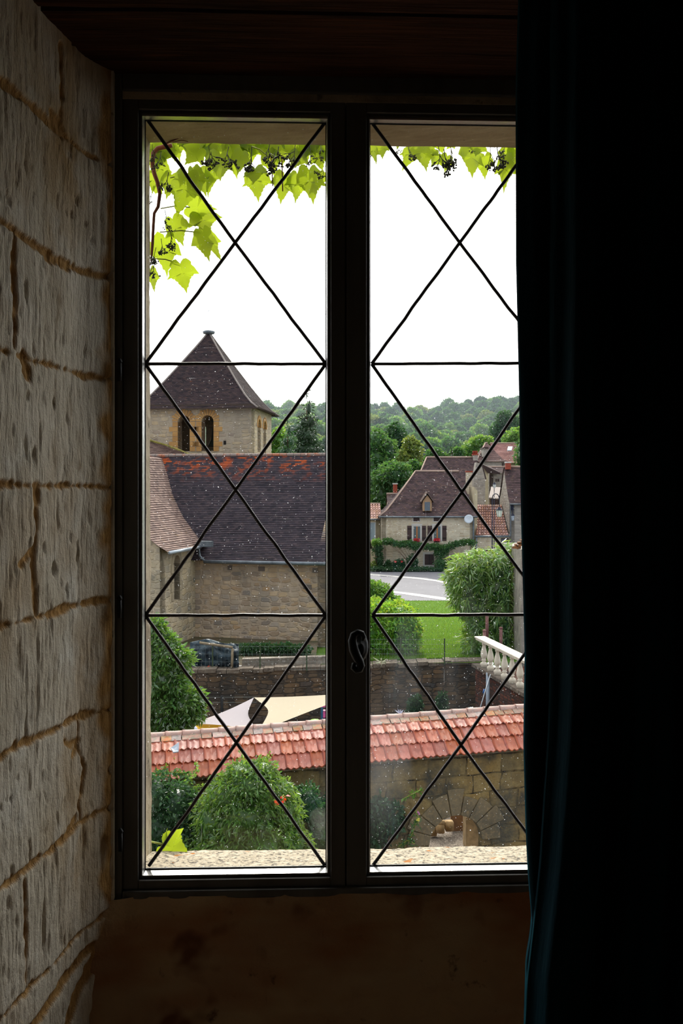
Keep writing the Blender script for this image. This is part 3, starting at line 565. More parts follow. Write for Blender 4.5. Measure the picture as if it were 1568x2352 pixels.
def roof_face(mb, Lp, Rp, course=.11, lift=.018, wav=.01):     # eave-to-ridge outlines at both ends; stepped courses
    LL = sum((Vector(q)-Vector(p)).length for p, q in zip(Lp, Lp[1:])); RR = sum((Vector(q)-Vector(p)).length for p, q in zip(Rp, Rp[1:]))
    n = max(3, int(max(LL, RR)/course)); A = resample(Lp, n); B = resample(Rp, n); a0 = A[0]; ax = (B[0]-A[0]).normalized()
    nr = ax.cross(A[n//2]-A[0]); 
    if nr.length < 1e-6: nr = ax.cross(B[n//2]-B[0])
    nr.normalize(); nr = nr if nr.z > 0 else -nr
    for i in range(n):
        m_ = max(1, min(24, int((B[i]-A[i]).length/.9)))
        for j in range(m_):
            f0, f1 = j/m_, (j+1)/m_
            w0 = wav*mnoise.noise(A[i].lerp(B[i], f0)*1.1); w1 = wav*mnoise.noise(A[i].lerp(B[i], f1)*1.1)
            p0 = A[i].lerp(B[i], f0); p1 = A[i].lerp(B[i], f1); q0 = A[i+1].lerp(B[i+1], f0); q1 = A[i+1].lerp(B[i+1], f1)
            u = [(x-a0).dot(ax) for x in (p0, p1, q1, q0)]
            mb.quad(p0+nr*(lift+w0), p1+nr*(lift+w1), q1+nr*w1, q0+nr*w0, [(u[0], i+.05), (u[1], i+.05), (u[2], i+.95), (u[3], i+.95)])
            mb.quad(p0, p1, p1+nr*(lift+w1), p0+nr*(lift+w0), [(u[0], i+.05), (u[1], i+.05), (u[1], i+.06), (u[0], i+.06)])
def wall_panel(mb, fr, a0, a1, z0, z1, holes, n0, n1, top=None):
    """masonry panel in a building's own axes with arched or square holes cut through; holes: (ac, half, zbase, ztop, arched)"""
    bm = bmesh.new()
    def loop(pts):
        vs_ = [bm.verts.new((p[0], 0, p[1])) for p in pts]
        for i in range(len(vs_)): bm.edges.new((vs_[i], vs_[(i+1) % len(vs_)]))
    out = [(a0, z0), (a1, z0)]+([(p[0], p[1]) for p in top] if top else [(a1, z1), (a0, z1)]); loop(out); loops = [out]
    for ac, hf, zb, zt, ar in holes:
        if ar:
            sp_ = zt-hf; pts = [(ac-hf, zb), (ac+hf, zb)]+[(ac+hf*math.cos(x), sp_+hf*math.sin(x)) for x in [math.pi*i/12 for i in range(13)]]
        else: pts = [(ac-hf, zb), (ac+hf, zb), (ac+hf, zt), (ac-hf, zt)]
        loop(pts); loops.append(pts)
    bmesh.ops.triangle_fill(bm, use_beauty=True, use_dissolve=False, edges=bm.edges[:])
    bm.verts.ensure_lookup_table(); V_ = [(v.co.x, v.co.z) for v in bm.verts]; idx = {v: i for i, v in enumerate(bm.verts)}
    F_ = [tuple(idx[v] for v in f.verts) for f in bm.faces]; bm.free()
    for nn in (n0, n1): mb.add([fr(a, nn, z) for a, z in V_], F_, [[(V_[i][0], V_[i][1]) for i in f] for f in F_])
    for lp in loops:
        for (a, z), (b, y) in zip(lp, lp[1:]+lp[:1]): mb.quad(fr(a, n0, z), fr(b, n0, y), fr(b, n1, y), fr(a, n1, z), [(a, z), (b, y), (b+.3, y), (a+.3, z)])
def build_raw(mb, name, m, parent=None, smooth=False): return mb.build(name, m, parent, smooth)

# ---- leaves
def leaf_cards(cen, size, aspect=.45, droop=.0, spread=1., bend=.12, dirs=None):
    """one kite-shaped leaf with a fold at each centre -> verts, quads (two triangles' worth as a bent kite)"""
    n = len(cen); d = rng.normal(size=(n, 3)) if dirs is None else dirs+rng.normal(size=(n, 3))*spread
    d[:, 2] -= droop; d /= np.linalg.norm(d, axis=1)[:, None]+1e-9
    r = rng.normal(size=(n, 3)); s = np.cross(d, r); s /= np.linalg.norm(s, axis=1)[:, None]+1e-9; nn = np.cross(s, d)
    L = (size*rng.uniform(.65, 1.35, n))[:, None]
    base = cen; tip = cen+d*L+np.array([0, 0, -1])*L*bend; m = cen+d*L*.45+nn*L*bend
    V = np.stack([base, m+s*L*aspect*.5, tip, m-s*L*aspect*.5], 1).reshape(-1, 3)
    a = np.arange(n)*4; return V, np.stack([a, a+1, a+2, a+3], -1)
def shell(blobs, n, inner=.7, up=0.):
    """n points on the lumpy skin of ellipsoids (cx,cy,cz,rx,ry,rz)"""
    B = np.array(blobs, float); wgt = (B[:, 3]*B[:, 4]+B[:, 3]*B[:, 5]+B[:, 4]*B[:, 5]); k_ = rng.choice(len(B), n, p=wgt/wgt.sum())
    d = rng.normal(size=(n, 3)); d[:, 2] += up; d /= np.linalg.norm(d, axis=1)[:, None]
    lump = 1+.13*np.sin(d[:, 0]*5+k_)+.10*np.sin(d[:, 1]*7+2*k_)+.08*np.sin(d[:, 2]*9+k_)
    r = rng.uniform(inner, 1.04, n)*lump; return B[k_, :3]+d*r[:, None]*B[k_, 3:6], d
def core(blobs, f=.72, sub=2):
    Vs, Fs = [], []; b0 = 0
    for cx, cy, cz, rx, ry, rz in blobs:
        bm = bmesh.new(); bmesh.ops.create_icosphere(bm, subdivisions=sub, radius=1)
        for v in bm.verts: q = v.co*(1+.16*mnoise.noise(v.co*2.1+Vector((cx, cy, cz)))); Vs.append((cx+q.x*rx*f, cy+q.y*ry*f, cz+q.z*rz*f))
        for fc in bm.faces: i = [v.index for v in fc.verts]; Fs.append((b0+i[0], b0+i[1], b0+i[2], b0+i[2]))
        b0 = len(Vs); bm.free()
    return np.array(Vs), Fs
def foliage_mesh(name, blobs, n, size, aspect=.5, droop=.3, inner=.72, up=.25, corek=.72, bend=.12, out=.5, off=(0, 0, 0)):
    c, d = shell(blobs, n, inner, up); V, Q = leaf_cards(c, size, aspect, droop, 1., bend, dirs=d*out*2)
    off = np.array(off); me = bpy.data.meshes.new(name)
    if corek:
        cv, cf = core(blobs, corek); tri = [f[:3] for f in cf]
        me.from_pydata(np.vstack([V, cv]).__sub__(off).tolist(), [], [tuple(q) for q in Q.tolist()]+[tuple(len(V)+i for i in f) for f in tri])
    else: fastmesh(me, V-off, Q)
    return me
def stem_mb(base, tips, r):
    mb = MB(); base = Vector(base)
    for tp in tips:
        tp = Vector(tp); m1_ = base.lerp(tp, .5)+Vector((random.uniform(-.1, .1), random.uniform(-.1, .1), .1))*(tp-base).length*.4
        mb.tube([base, m1_, tp], [r, r*.65, r*.25], 7)
    return mb
def shrub(name, base, blobs, n, size, m, label, cat, stem=None, parts=True, group=None, smat='bark', r=.05, **kw):
    base = Vector(base); root = thing(name, base, label, cat, group); me = foliage_mesh('foliage', blobs, n, size, off=base, **kw)
    link(me, 'foliage', M[m], root)
    tips = [Vector(b[:3]) for b in blobs][:6]; stem_mb(base, tips, r).build('stem', M[smat], root, smooth=True)
    return root
def blob(u, v, t, ru, rv, rt=None):      # an ellipsoid given by where its middle stands and its half sizes seen from the window
    p = P(u, v, t); k_ = t/F; return (p.x, p.y, p.z, ru*k_, (rt if rt else ru*k_), rv*k_)

# ================================================================== GROUND
def ground(name, pts, m, label, cat='ground', h=.5):
    mb = MB(); mb.prism(pts, (0, 0, -h)); return tag(mb.build(name, m), label, cat, kind='structure')
ground('ground_courtyard', [L2(-30, 1.2+.95, ZC), L2(30, 2.6, ZC), L2(30, 34, ZC), L2(-30, 34, ZC)], M['gravel'], 'pale gravel of the courtyard seen through the arch')
g = MB(); T_ = [33.6, 40, 48, 56, 64.7]
for t0_, t1_ in zip(T_, T_[1:]):
    fa_ = (lambda x, t: t+.19*x if t < 34 else t); g.quad(L2(-1, fa_(-1, t0_), ground_z(t0_)), L2(16, fa_(5, t0_), ground_z(t0_)), L2(16, t1_, ground_z(t1_)), L2(-1, t1_, ground_z(t1_)))
tag(g.build('lawn', M['lawn']), 'sunlit green lawn between the hedge and the road', 'lawn', kind='structure')
g = MB(); g.quad(L2(-40, 26, ZTER-.3), L2(-40, 31.2, ZTER), L2(-12, 31.2, ZTER), L2(-12, 26, ZTER-.3)); g.quad(L2(-40, 31.2, ZTER), L2(-.9, 33.3, ZTER), L2(-.9, 60, ZTER), L2(-40, 60, ZTER)); tag(g.build('ground_churchyard', M['earth']), 'bare ground at the foot of the church', 'ground', kind='structure')
g = MB(); g.quad(L2(-60, 60, ZROAD-.02), L2(60, 60, ZROAD-.02), L2(60, 125, ZROAD-.02), L2(-60, 125, ZROAD-.02)); g.quad(L2(16, 33, ZTER-.1), L2(60, 33, ZTER-.1), L2(60, 62, ZROAD), L2(16, 62, ZROAD)); tag(g.build('ground_village', M['earth']), 'ground under the village houses', 'ground', kind='structure')
g = MB(); g.quad(L2(-20, 64.6, ZROAD+.02), L2(30, 64.6, ZROAD+.02), L2(30, 87.2, ZROAD+.02), L2(-20, 87.2, ZROAD+.02)); tag(g.build('road', M['asphalt']), 'grey asphalt road below the village house', 'road', kind='structure')
def onroad(u, v): t = 7.48*F/(v-HV); return P(u, v, t)+Vector((0, 0, .012))
for pts, lb in (([(840, 1317), (900, 1322), (960, 1327), (1000, 1332), (1040, 1341), (1040, 1344.5), (1000, 1335.5), (960, 1330), (900, 1325), (840, 1319.5)], 'thin white line on the far side of the road'),
                ([(897, 1357), (960, 1364.5), (1060, 1378), (1060, 1383), (1025, 1379.5), (960, 1370), (897, 1361)], 'thick white edge line along the near side of the road')):
    g = MB(); g.add([onroad(u, v) for u, v in pts], [tuple(range(len(pts)))]); tag(g.build('road_line', M['linepaint']), lb, 'road line', kind='structure')
# wooded hillside
g = MB(); tt_ = [118, 140, 180, 230, 290, 350, 410, 440]
def hill_z(x, t): return ZROAD+max(0, (t-112))*.1185+1.6*math.sin(x*.045+t*.01)+1.2*math.sin(x*.11+1)
nxh = 24
for t0_, t1_ in zip(tt_, tt_[1:]):
    for i in range(nxh):
        xa, xb = -120+240*i/nxh, -120+240*(i+1)/nxh
        g.quad(L2(xa, t0_, hill_z(xa, t0_)), L2(xb, t0_, hill_z(xb, t0_)), L2(xb, t1_, hill_z(xb, t1_)), L2(xa, t1_, hill_z(xa, t1_)))
tag(g.build('hillside', M['hillground']), 'wooded hillside behind the village', 'hill', kind='structure')

# ================================================================== FOREST
def crown_mesh(seed, m, n=1500, size=.75, R=3.4, Hh=4.6, lobes=8):
    random.seed(seed); bl = [(0, 0, Hh*.55, R*.72, R*.72, Hh*.5)]
    for i in range(lobes):
        a_ = 2*math.pi*i/lobes+random.uniform(-.3, .3); rr = R*random.uniform(.35, .62); bl.append((math.cos(a_)*rr, math.sin(a_)*rr, Hh*random.uniform(.28, .85), R*random.uniform(.35, .5), R*random.uniform(.35, .5), Hh*random.uniform(.2, .3)))
    bl.append((random.uniform(-.4, .4), 0, Hh*.98, R*.42, R*.42, Hh*.2))
    me = foliage_mesh('forest_crown', bl, n, size, .7, .2, inner=.85, corek=.82, up=.2, bend=.1, out=.4); me.materials.append(M[m]); return me
hd_ = [('lf_mid', 'mid green leafy tree packed in the forest on the far hillside', 'mid green trees on the wooded hill', 1.), ('lf_dark', 'dark green leafy tree packed in the forest on the far hillside', 'dark green trees on the wooded hill', 1.),
       ('lf_olive', 'olive green leafy tree packed in the forest on the far hillside', 'olive green trees on the wooded hill', 1.), ('lf_bright', 'bright green leafy tree packed in the forest on the far hillside', 'bright green trees on the wooded hill', 1.)]
protos = [crown_mesh(20+i, hd_[i][0], 3600, .62) for i in range(4)]
random.seed(4); cnt = 0; tks = [196*(1.050**k_) for k_ in range(17)]
for k_, t in enumerate(tks):
    s0 = .80+.0008*(t-196); stp = 5.2*s0; x = (560-HU)/F*t; xe = (1300-HU)/F*t
    while x < xe:
        xx = x+random.uniform(-.25, .25)*stp; tq = t+random.uniform(-5, 5); u_ = HU+xx/tq*F; x += stp
        if 765 < u_ < 835: continue
        i = random.choices(range(4), [.4, .28, .17, .15])[0]; sc_ = s0*random.uniform(.8, 1.3)
        o = bpy.data.objects.new('forest_tree', protos[i]); COL.objects.link(o); o.location = L2(xx, tq, hill_z(xx, tq)-.6*sc_)
        o.scale = (sc_, sc_, sc_*random.uniform(.9, 1.35)); o.rotation_euler = (0, 0, random.uniform(0, 6.28)); tag(o, hd_[i][1], 'tree', hd_[i][2]); cnt += 1
def big_tree(u, vtop, vbase, wpx, t, m, label, n=5000, size=.42, conifer=False, name='broadleaf_tree', group=None):
    k_ = t/F; base = P(u, vbase, t); hh = (vbase-vtop)*k_; R = wpx*.5*k_; root = thing(name, base, label, 'tree', group); bl = []
    if conifer:
        nt_ = 9
        for i in range(nt_):
            f_ = i/(nt_-1); z_ = hh*(.12+.86*f_); r_ = R*(1-f_)**.8+.12
            for q in range(max(1, int(6*(1-f_))+1)): a_ = q*2.4+i; bl.append((base.x+math.cos(a_)*r_*.55, base.y+math.sin(a_)*r_*.55, base.z+z_-(.2*r_), r_*.55, r_*.55, hh*.06))
    else:
        bl.append((base.x, base.y, base.z+hh*.55, R*.75, R*.75, hh*.36)); random.seed(int(u))
        for q in range(11): a_ = q*2.4; z_ = random.uniform(.22, .88); rr = R*(.7-.35*abs(z_-.5)); bl.append((base.x+math.cos(a_)*rr, base.y+math.sin(a_)*rr, base.z+hh*z_, R*.42, R*.42, hh*.13))
        bl.append((base.x, base.y, base.z+hh*.9, R*.4, R*.4, hh*.1))
    me = foliage_mesh('crown', bl, n, size, .55 if not conifer else .25, .3, inner=.8, corek=.75, off=base, out=.5); link(me, 'crown', M[m], root)
    tr_ = MB(); tr_.tube([base-Vector((0, 0, .3)), base+Vector((.1, 0, hh*.5)), base+Vector((0, 0, hh*.85))], [R*.09+.05, R*.06+.03, .03], 8); tr_.build('trunk', M['bark'], root, smooth=True); return root
for a in ((864, 985, 1240, 96, 106, 'lf_mid', 'large green tree whose crown meets the centre post of the window'), (905, 972, 1180, 60, 118, 'lf_dark', 'dark tall tree behind the large green one by the centre post'),
          (940, 1003, 1180, 56, 112, 'lf_olive', 'olive tree with a brownish top between the dark tree and the slate roofs'), (895, 1062, 1230, 104, 100, 'lf_mid', 'round leafy tree standing behind the red chimney'),
          (950, 1058, 1200, 50, 104, 'lf_mid', 'small leafy tree beside the hip of the high dark roof'), (1100, 1003, 1110, 70, 130, 'lf_bright', 'bright leafy tree rising just above the pyramid roof'),
          (1048, 1030, 1110, 60, 128, 'lf_mid', 'leafy tree rising above the ridge of the high dark roof'), (1000, 1032, 1110, 60, 126, 'lf_mid', 'leafy tree above the left end of the high dark ridge'),
          (1160, 945, 1060, 66, 150, 'lf_dark', 'dark rounded tree above the rose tiled roof'), (1186, 985, 1060, 60, 138, 'lf_bright', 'bright spreading tree at the curtain edge above the rose roof')):
    big_tree(*a)
big_tree(704, 900, 1180, 100, 92, 'lf_conifer', 'dark spruce standing behind the long church roof', 9000, .5, True, 'spruce')
big_tree(660, 960, 1180, 70, 86, 'lf_dark', 'dark low tree between the tower and the spruce', 4000, .4, True, 'spruce')
big_tree(640, 985, 1160, 60, 98, 'lf_bright', 'pale leafy tree touching the right edge of the tower', 3500)
big_tree(1037, 1028, 1110, 13, 120, 'lf_conifer', 'narrow dark cypress above the village roof ridge', 900, .4, True, 'cypress')
for u_, v_, t_ in ((1222, 1000, 122), (1250, 1010, 130)): big_tree(u_, v_, 1200, 80, t_, 'lf_mid', 'leafy tree beside the rose roof, mostly behind the curtain', 2500, group='trees hidden by the curtain')

# haze over the valley
hz = MB(); hz.box(-150, 150, 118, 460, -8, 70); k = NT('valley_haze'); vsn = k.n('ShaderNodeVolumePrincipled'); vsn.inputs['Density'].default_value = .0006; vsn.inputs['Color'].default_value = (.78, .88, 1, 1); vsn.inputs['Anisotropy'].default_value = .2
k.l(vsn.outputs[0], k.out.inputs['Volume']); hz_o = hz.build('haze', k.m); tag(hz_o, 'thin bluish haze over the wooded hill', 'haze', kind='stuff')

# ================================================================== CHURCH
CH = math.radians(12.6); p0 = P(448, HV, 39.5); cf = Fr(p0, CH)
church = thing('church', cf(4, 3, ZTER), 'stone church nave with a long dark tiled roof and side chapel', 'church')
ze = H(2.92); zr = H(-1.30); run = 3.85; Ln = 5.5
mb = MB(); wall_panel(mb, cf, -9, Ln, ZTER-.5, ze+.3, [], 0, .6); wall_panel(mb, cf, -9, Ln, ZTER-.5, ze+.3, [], 2*run-.6, 2*run)
mb.prism([cf(Ln, 0, ZTER-.5), cf(Ln, 2*run, ZTER-.5), cf(Ln, 2*run, ze+.25), cf(Ln, run, zr-.1), cf(Ln, 0, ze+.25)], cf.a*-.5); mb.build('nave_wall', M['church'], church)
mb = MB(); prof = lambda a: [cf(a, -.45, ze-.02), cf(a, .15, ze+.42), cf(a, run*.5, ze+2.15), cf(a, run, zr)]
roof_face(mb, prof(-9), prof(Ln+.1), .098, .024, .03)
bk = lambda a: [cf(a, 2*run+.45, ze-.02), cf(a, 2*run-.15, ze+.42), cf(a, run*1.5, ze+2.15), cf(a, run, zr)]
roof_face(mb, bk(Ln+.1), bk(-9), .3, .02); mb.build('nave_roof', M['roofdark'], church)
mb = MB()
for i in range(48): a = -9+i*.316; mb.tube([cf(a, run, zr+.0), cf(a+.30, run, zr+.0)], .085, 8)
mb.build('ridge_capping', mat('ridge_cap', S('#7d6f68'), .85, [(3, S('#a85a30'), .5, .7)]), church)
mb = MB(); mb.tube([cf(.55, -.5, ze-.06), cf(Ln, -.5, ze-.06)], .07, 8); mb.tube([cf(.62, -.5, ze-.06), cf(.35, -.42, ze+.15), cf(.25, -.3, ze+.5), cf(.3, -.3, ze+.72)], .05, 8); mb.build('gutter', M['lead_sheet'], church, smooth=True)
# put-log holes and brackets under the eave
for a, z_, w_ in ((1.45, ze-.32, .09), (2.75, ze-.34, .13), (4.9, ze-.36, .1), (4.6, ze-1.0, .16)):
    mb = MB(); mb.box(a-w_, a+w_, -.03, .02, z_-.09, z_+.09, cf); mb.build('dark_wall_stone', mat('dark_stone', S('#6b6058'), .9), church)
# chapel: gable towards us, ridge running into the nave roof
zce = H(2.28); CD = -3.55; cw = 6.0      # near end, width to the left
mb = MB(); zrc = zce+3.0
side = Fr(cf(0, 0, 0), CH-math.pi/2)     # along the chapel's right wall
def sf(a, n, z): return cf(-n, -a, z)    # a measured towards us, n to the left
class SW:
    def __call__(s, a, n, z): return sf(a, n, z)
wall_panel(mb, SW(), -.3, -CD-.03, ZTER-.8, zce+.05, [(1.95, .30, zce-2.05, zce-.35, True)], 0, .5)
mb.prism([cf(0, CD, ZTER-.8), cf(0, CD, zce+.02), cf(-1.05, CD, zce+.85), cf(-1.9, CD, zce+1.78), cf(-cw/2, CD, zrc+.3), cf(-cw+1.9, CD, zce+1.78), cf(-cw+1.05, CD, zce+.85), cf(-cw, CD, zce+.02), cf(-cw, CD, ZTER-.8)], cf.n*.5)
mb.build('chapel_wall', M['chapel'], church)
mb = MB()
for a in (1.95,):     # dressed arch ring and the dark glazing set back in it
    for i in range(9):
        th0, th1 = math.pi*i/9, math.pi*(i+1)/9; q = [(a+r_*math.cos(th), zce-.65+r_*math.sin(th)) for r_, th in ((.30, th0), (.50, th0), (.50, th1), (.30, th1))]
        mb.prism([sf(x_, -.03, z_) for x_, z_ in q], cf.a*-.2)
    for s_ in (-1, 1):
        for j in range(4): mb.box(a+s_*.30 if s_ > 0 else a-.48-.08*(j % 2), a+.48+.08*(j % 2) if s_ > 0 else a-.30, -.03, .2, zce-2.05+.35*j, zce-2.05+.35*j+.33, sf)
mb.build('window_dressing', mat('window_dressing_stone', S('#a8997f'), .9, [(3, S('#8b7f6c'), .4, .7)]), church)
mb = MB(); mb.box(1.6, 2.3, .36, .40, zce-2.05, zce-.3, sf); wd_ = mb.build('arched_window', M['pane'], church)
cp = lambda n: [cf(.42, n, zce-.14), cf(0, n, zce+.10), cf(-1.05, n, zce+.95), cf(-1.89, n, zce+1.88), cf(-2.6, n, zce+2.94), cf(-cw/2, n, zrc+.5)]
mb = MB(); roof_face(mb, cp(CD-.25), cp(run*.98), .115, .028, .03)
cq = lambda n: [cf(-cw-.42, n, zce-.14), cf(-cw, n, zce+.10), cf(-cw+1.05, n, zce+.95), cf(-cw+1.89, n, zce+1.88), cf(-cw+2.6, n, zce+2.94), cf(-cw/2, n, zrc+.5)]
roof_face(mb, cq(run*.98), cq(CD-.25), .3, .02); mb.build('chapel_roof', M['roofchapel'], church)
mb = MB(); mb.tube([cf(.46, CD-.2, zce-.14), cf(.46, -.6, zce-.12)], .065, 8); mb.build('chapel_gutter', mat('bright_zinc', S('#aab2b8'), .35, metal=.5), church, smooth=True)
mb = MB(); mb.box(.35, .95, -.75, -.5, zce-.1, zce+.12, cf); mb.build('valley_flashing', M['lead_sheet'], church)
# low roof between nave and tower, moss along its edge
mb = MB(); q0 = P(330, 1008, 47); q1 = P(437, 1046, 47)
roof_face(mb, [P(300, 1075, 45), P(300, 1000, 48)], [P(470, 1075, 45), P(437, 1046, 46.4), P(380, 1024, 48)], .13, .03, .02); mb.build('choir_roof', M['roofchapel'], church)
mb = MB(); mb.tube([P(335, 1010, 47.9), P(380, 1023, 47.9), P(410, 1034, 47.2), P(440, 1047, 46.5)], .07, 7); mb.build('mossy_verge', mat('moss', S('#7a7030'), .95, [(9, S('#4a4620'), .4, .7)], (20, .8)), church)
mb = MB(); mb.prism([P(300, 1180, 48.2), P(470, 1180, 48.2), P(445, 1048, 48.2), P(300, 1000, 48.2)], FW*1.4); mb.build('choir_wall', M['church'], church)
# tower
TW = math.radians(6.05); tp0 = P(577, HV, 50); tf = Fr(tp0, TW); Wd = 5.75; te = H(-4.05); tb = ZTER-.5
tower = thing('bell_tower', tf(-Wd/2, Wd/2, tb), 'square stone bell tower with arched openings and a flared pyramid roof', 'tower')
hz1, hz0 = H(-(1115-953)/F*50), H(-(1115-1036)/F*50)
def ta(u): return (u-577)/F*50*1.0
oA, oB = ta(418.5), ta(474.5)
mb = MB(); wall_panel(mb, tf, -Wd, 0, tb, te+.1, [(oA, .31, hz0, hz1, True), (oB, .31, hz0, hz1, True)], 0, .8)
class TS:
    def __call__(s, a, n, z): return tf(-n, a, z)
tz0, tz1 = H(-(1115-1038)/F*51.8), H(-(1115-962)/F*51.8)
wall_panel(mb, TS(), .03, Wd, tb, te+.1, [(2.1, .42, tz0, tz1, True), (3.7, .42, tz0, tz1, True)], 0, .7)
class TB:
    def __call__(s, a, n, z): return tf(a, Wd-n, z)
wall_panel(mb, TB(), -Wd+.03, -.03, tb, te+.1, [(oB-.15, .45, hz0+.3, hz1, True), (oA-.5, .4, hz0+.3, hz1, True)], 0, .7)
class TL:
    def __call__(s, a, n, z): return tf(-Wd+n, a, z)
wall_panel(mb, TL(), .03, Wd-.03, tb, te+.1, [], 0, .7); mb.build('tower_wall', M['tower'], tower)
mb = MB()
for ac in (oA, oB):     # orange voussoirs and quoins round the openings
    sp_ = hz1-.31
    for i in range(11):
        th0, th1 = math.pi*i/11+.03, math.pi*(i+1)/11-.03; ro = .60+.05*(i % 2)
        mb.prism([tf(ac+r_*math.cos(th), -.025, sp_+r_*math.sin(th)) for r_, th in ((.31, th0), (ro, th0), (ro, th1), (.31, th1))], tf.n*.5)
    for j in range(6):
        w_ = .58+.18*((j*7 + int(ac*10)) % 3 == 0)
        for s_ in (-1, 1):
            z_ = hz0+(sp_-hz0)*j/6; x0_, x1_ = (ac+.31, ac+w_) if s_ > 0 else (ac-w_, ac-.31)
            mb.box(x0_, x1_, -.02, .5, z_, z_+(sp_-hz0)/6-.02, tf)
mb.build('opening_dressing', M['quoin'], tower)
mb = MB()
for ac in (2.1, 3.7):
    for i in range(9):
        th0, th1 = math.pi*i/9, math.pi*(i+1)/9; mb.prism([tf(.03, ac+r_*math.cos(th), tz1-.42+r_*math.sin(th)) for r_, th in ((.42, th0), (.62, th0), (.62, th1), (.42, th1))], tf.a*-.3)
mb.build('side_dressing', M['quoin'], tower)
mb = MB(); mb.box(ta(512), ta(518), -.01, .3, H(-(1115-1021)/F*50), H(-(1115-1012)/F*50), tf); mb.build('putlog_hole', mat('dark_hole', S('#1a1614'), .9), tower)
mb = MB(); mb.lathe(tf(oB+.05, 1.7, hz0+.2), [(.02, 1.3), (.12, 1.25), (.2, 1.0), (.27, .5), (.42, .15), (.45, .1)], 16); mb.tube([tf(oB+.05, .9, hz0+1.6), tf(oB+.05, 4.8, hz0+1.6)], .09, 6); mb.build('bell', mat('bronze_bell', S('#3a4038'), .5), tower, smooth=True)
ov = .38; zap = H(-(1115-762)/F*(50+Wd/2*1.02)); apx = tf(-Wd/2, Wd/2, zap)
def hipline(a, n):      # from eave corner up to the apex, flared
    c0 = tf(a, n, te-.18); A = Vector((apx.x, apx.y, 0)); B = Vector((c0.x, c0.y, 0)); hh = zap-c0.z; out = []
    for f_, g_ in ((0, 0), (.12, .065), (.25, .17), (.42, .345), (.62, .565), (.82, .79), (1, 1)): q = B.lerp(A, f_); out.append(Vector((q.x, q.y, c0.z+hh*g_)))
    return out
cs_ = [(-Wd-ov, -ov), (ov, -ov), (ov, Wd+ov), (-Wd-ov, Wd+ov)]; mb = MB()
for i in range(4): roof_face(mb, hipline(*cs_[i]), hipline(*cs_[(i+1) % 4]), .10, .022, .02)
mb.build('pyramid_roof', M['rooftower'], tower)
for i in range(4):
    mb = MB(); mb.tube([p+Vector((0, 0, .03)) for p in hipline(*cs_[i])], .045, 7); mb.build('hip_capping', mat('mortared_hip', S('#8a7f78'), .9), tower, smooth=True)
mb = MB(); mb.lathe(apx-Vector((0, 0, .12)), [(.12, 0), (.30, .05), (.34, .16), (.2, .22), (.02, .26)], 12); mb.build('lead_cap', M['lead_sheet'], tower, smooth=True)
mb = MB(); mb.tube([apx, apx+Vector((0, 0, 1.25))], .010, 6); mb.tube([apx+Vector((-.08, 0, 1.1)), apx+Vector((.08, 0, 1.22))], .012, 6); mb.build('weather_vane', mat('pale_metal', S('#c8ccd0'), .5), tower)
mb = MB(); mb.box(-Wd-ov, ov, -ov, -ov+.03, te-.22, te-.16, tf); mb.box(-Wd-.2, .2, -.2, Wd+.2, te-.12, te+.02, tf); mb.build('eave_board', mat('brown_eave_board', S('#4a3c32'), .9), tower)  # front board and slab under the eave, one even dark brown

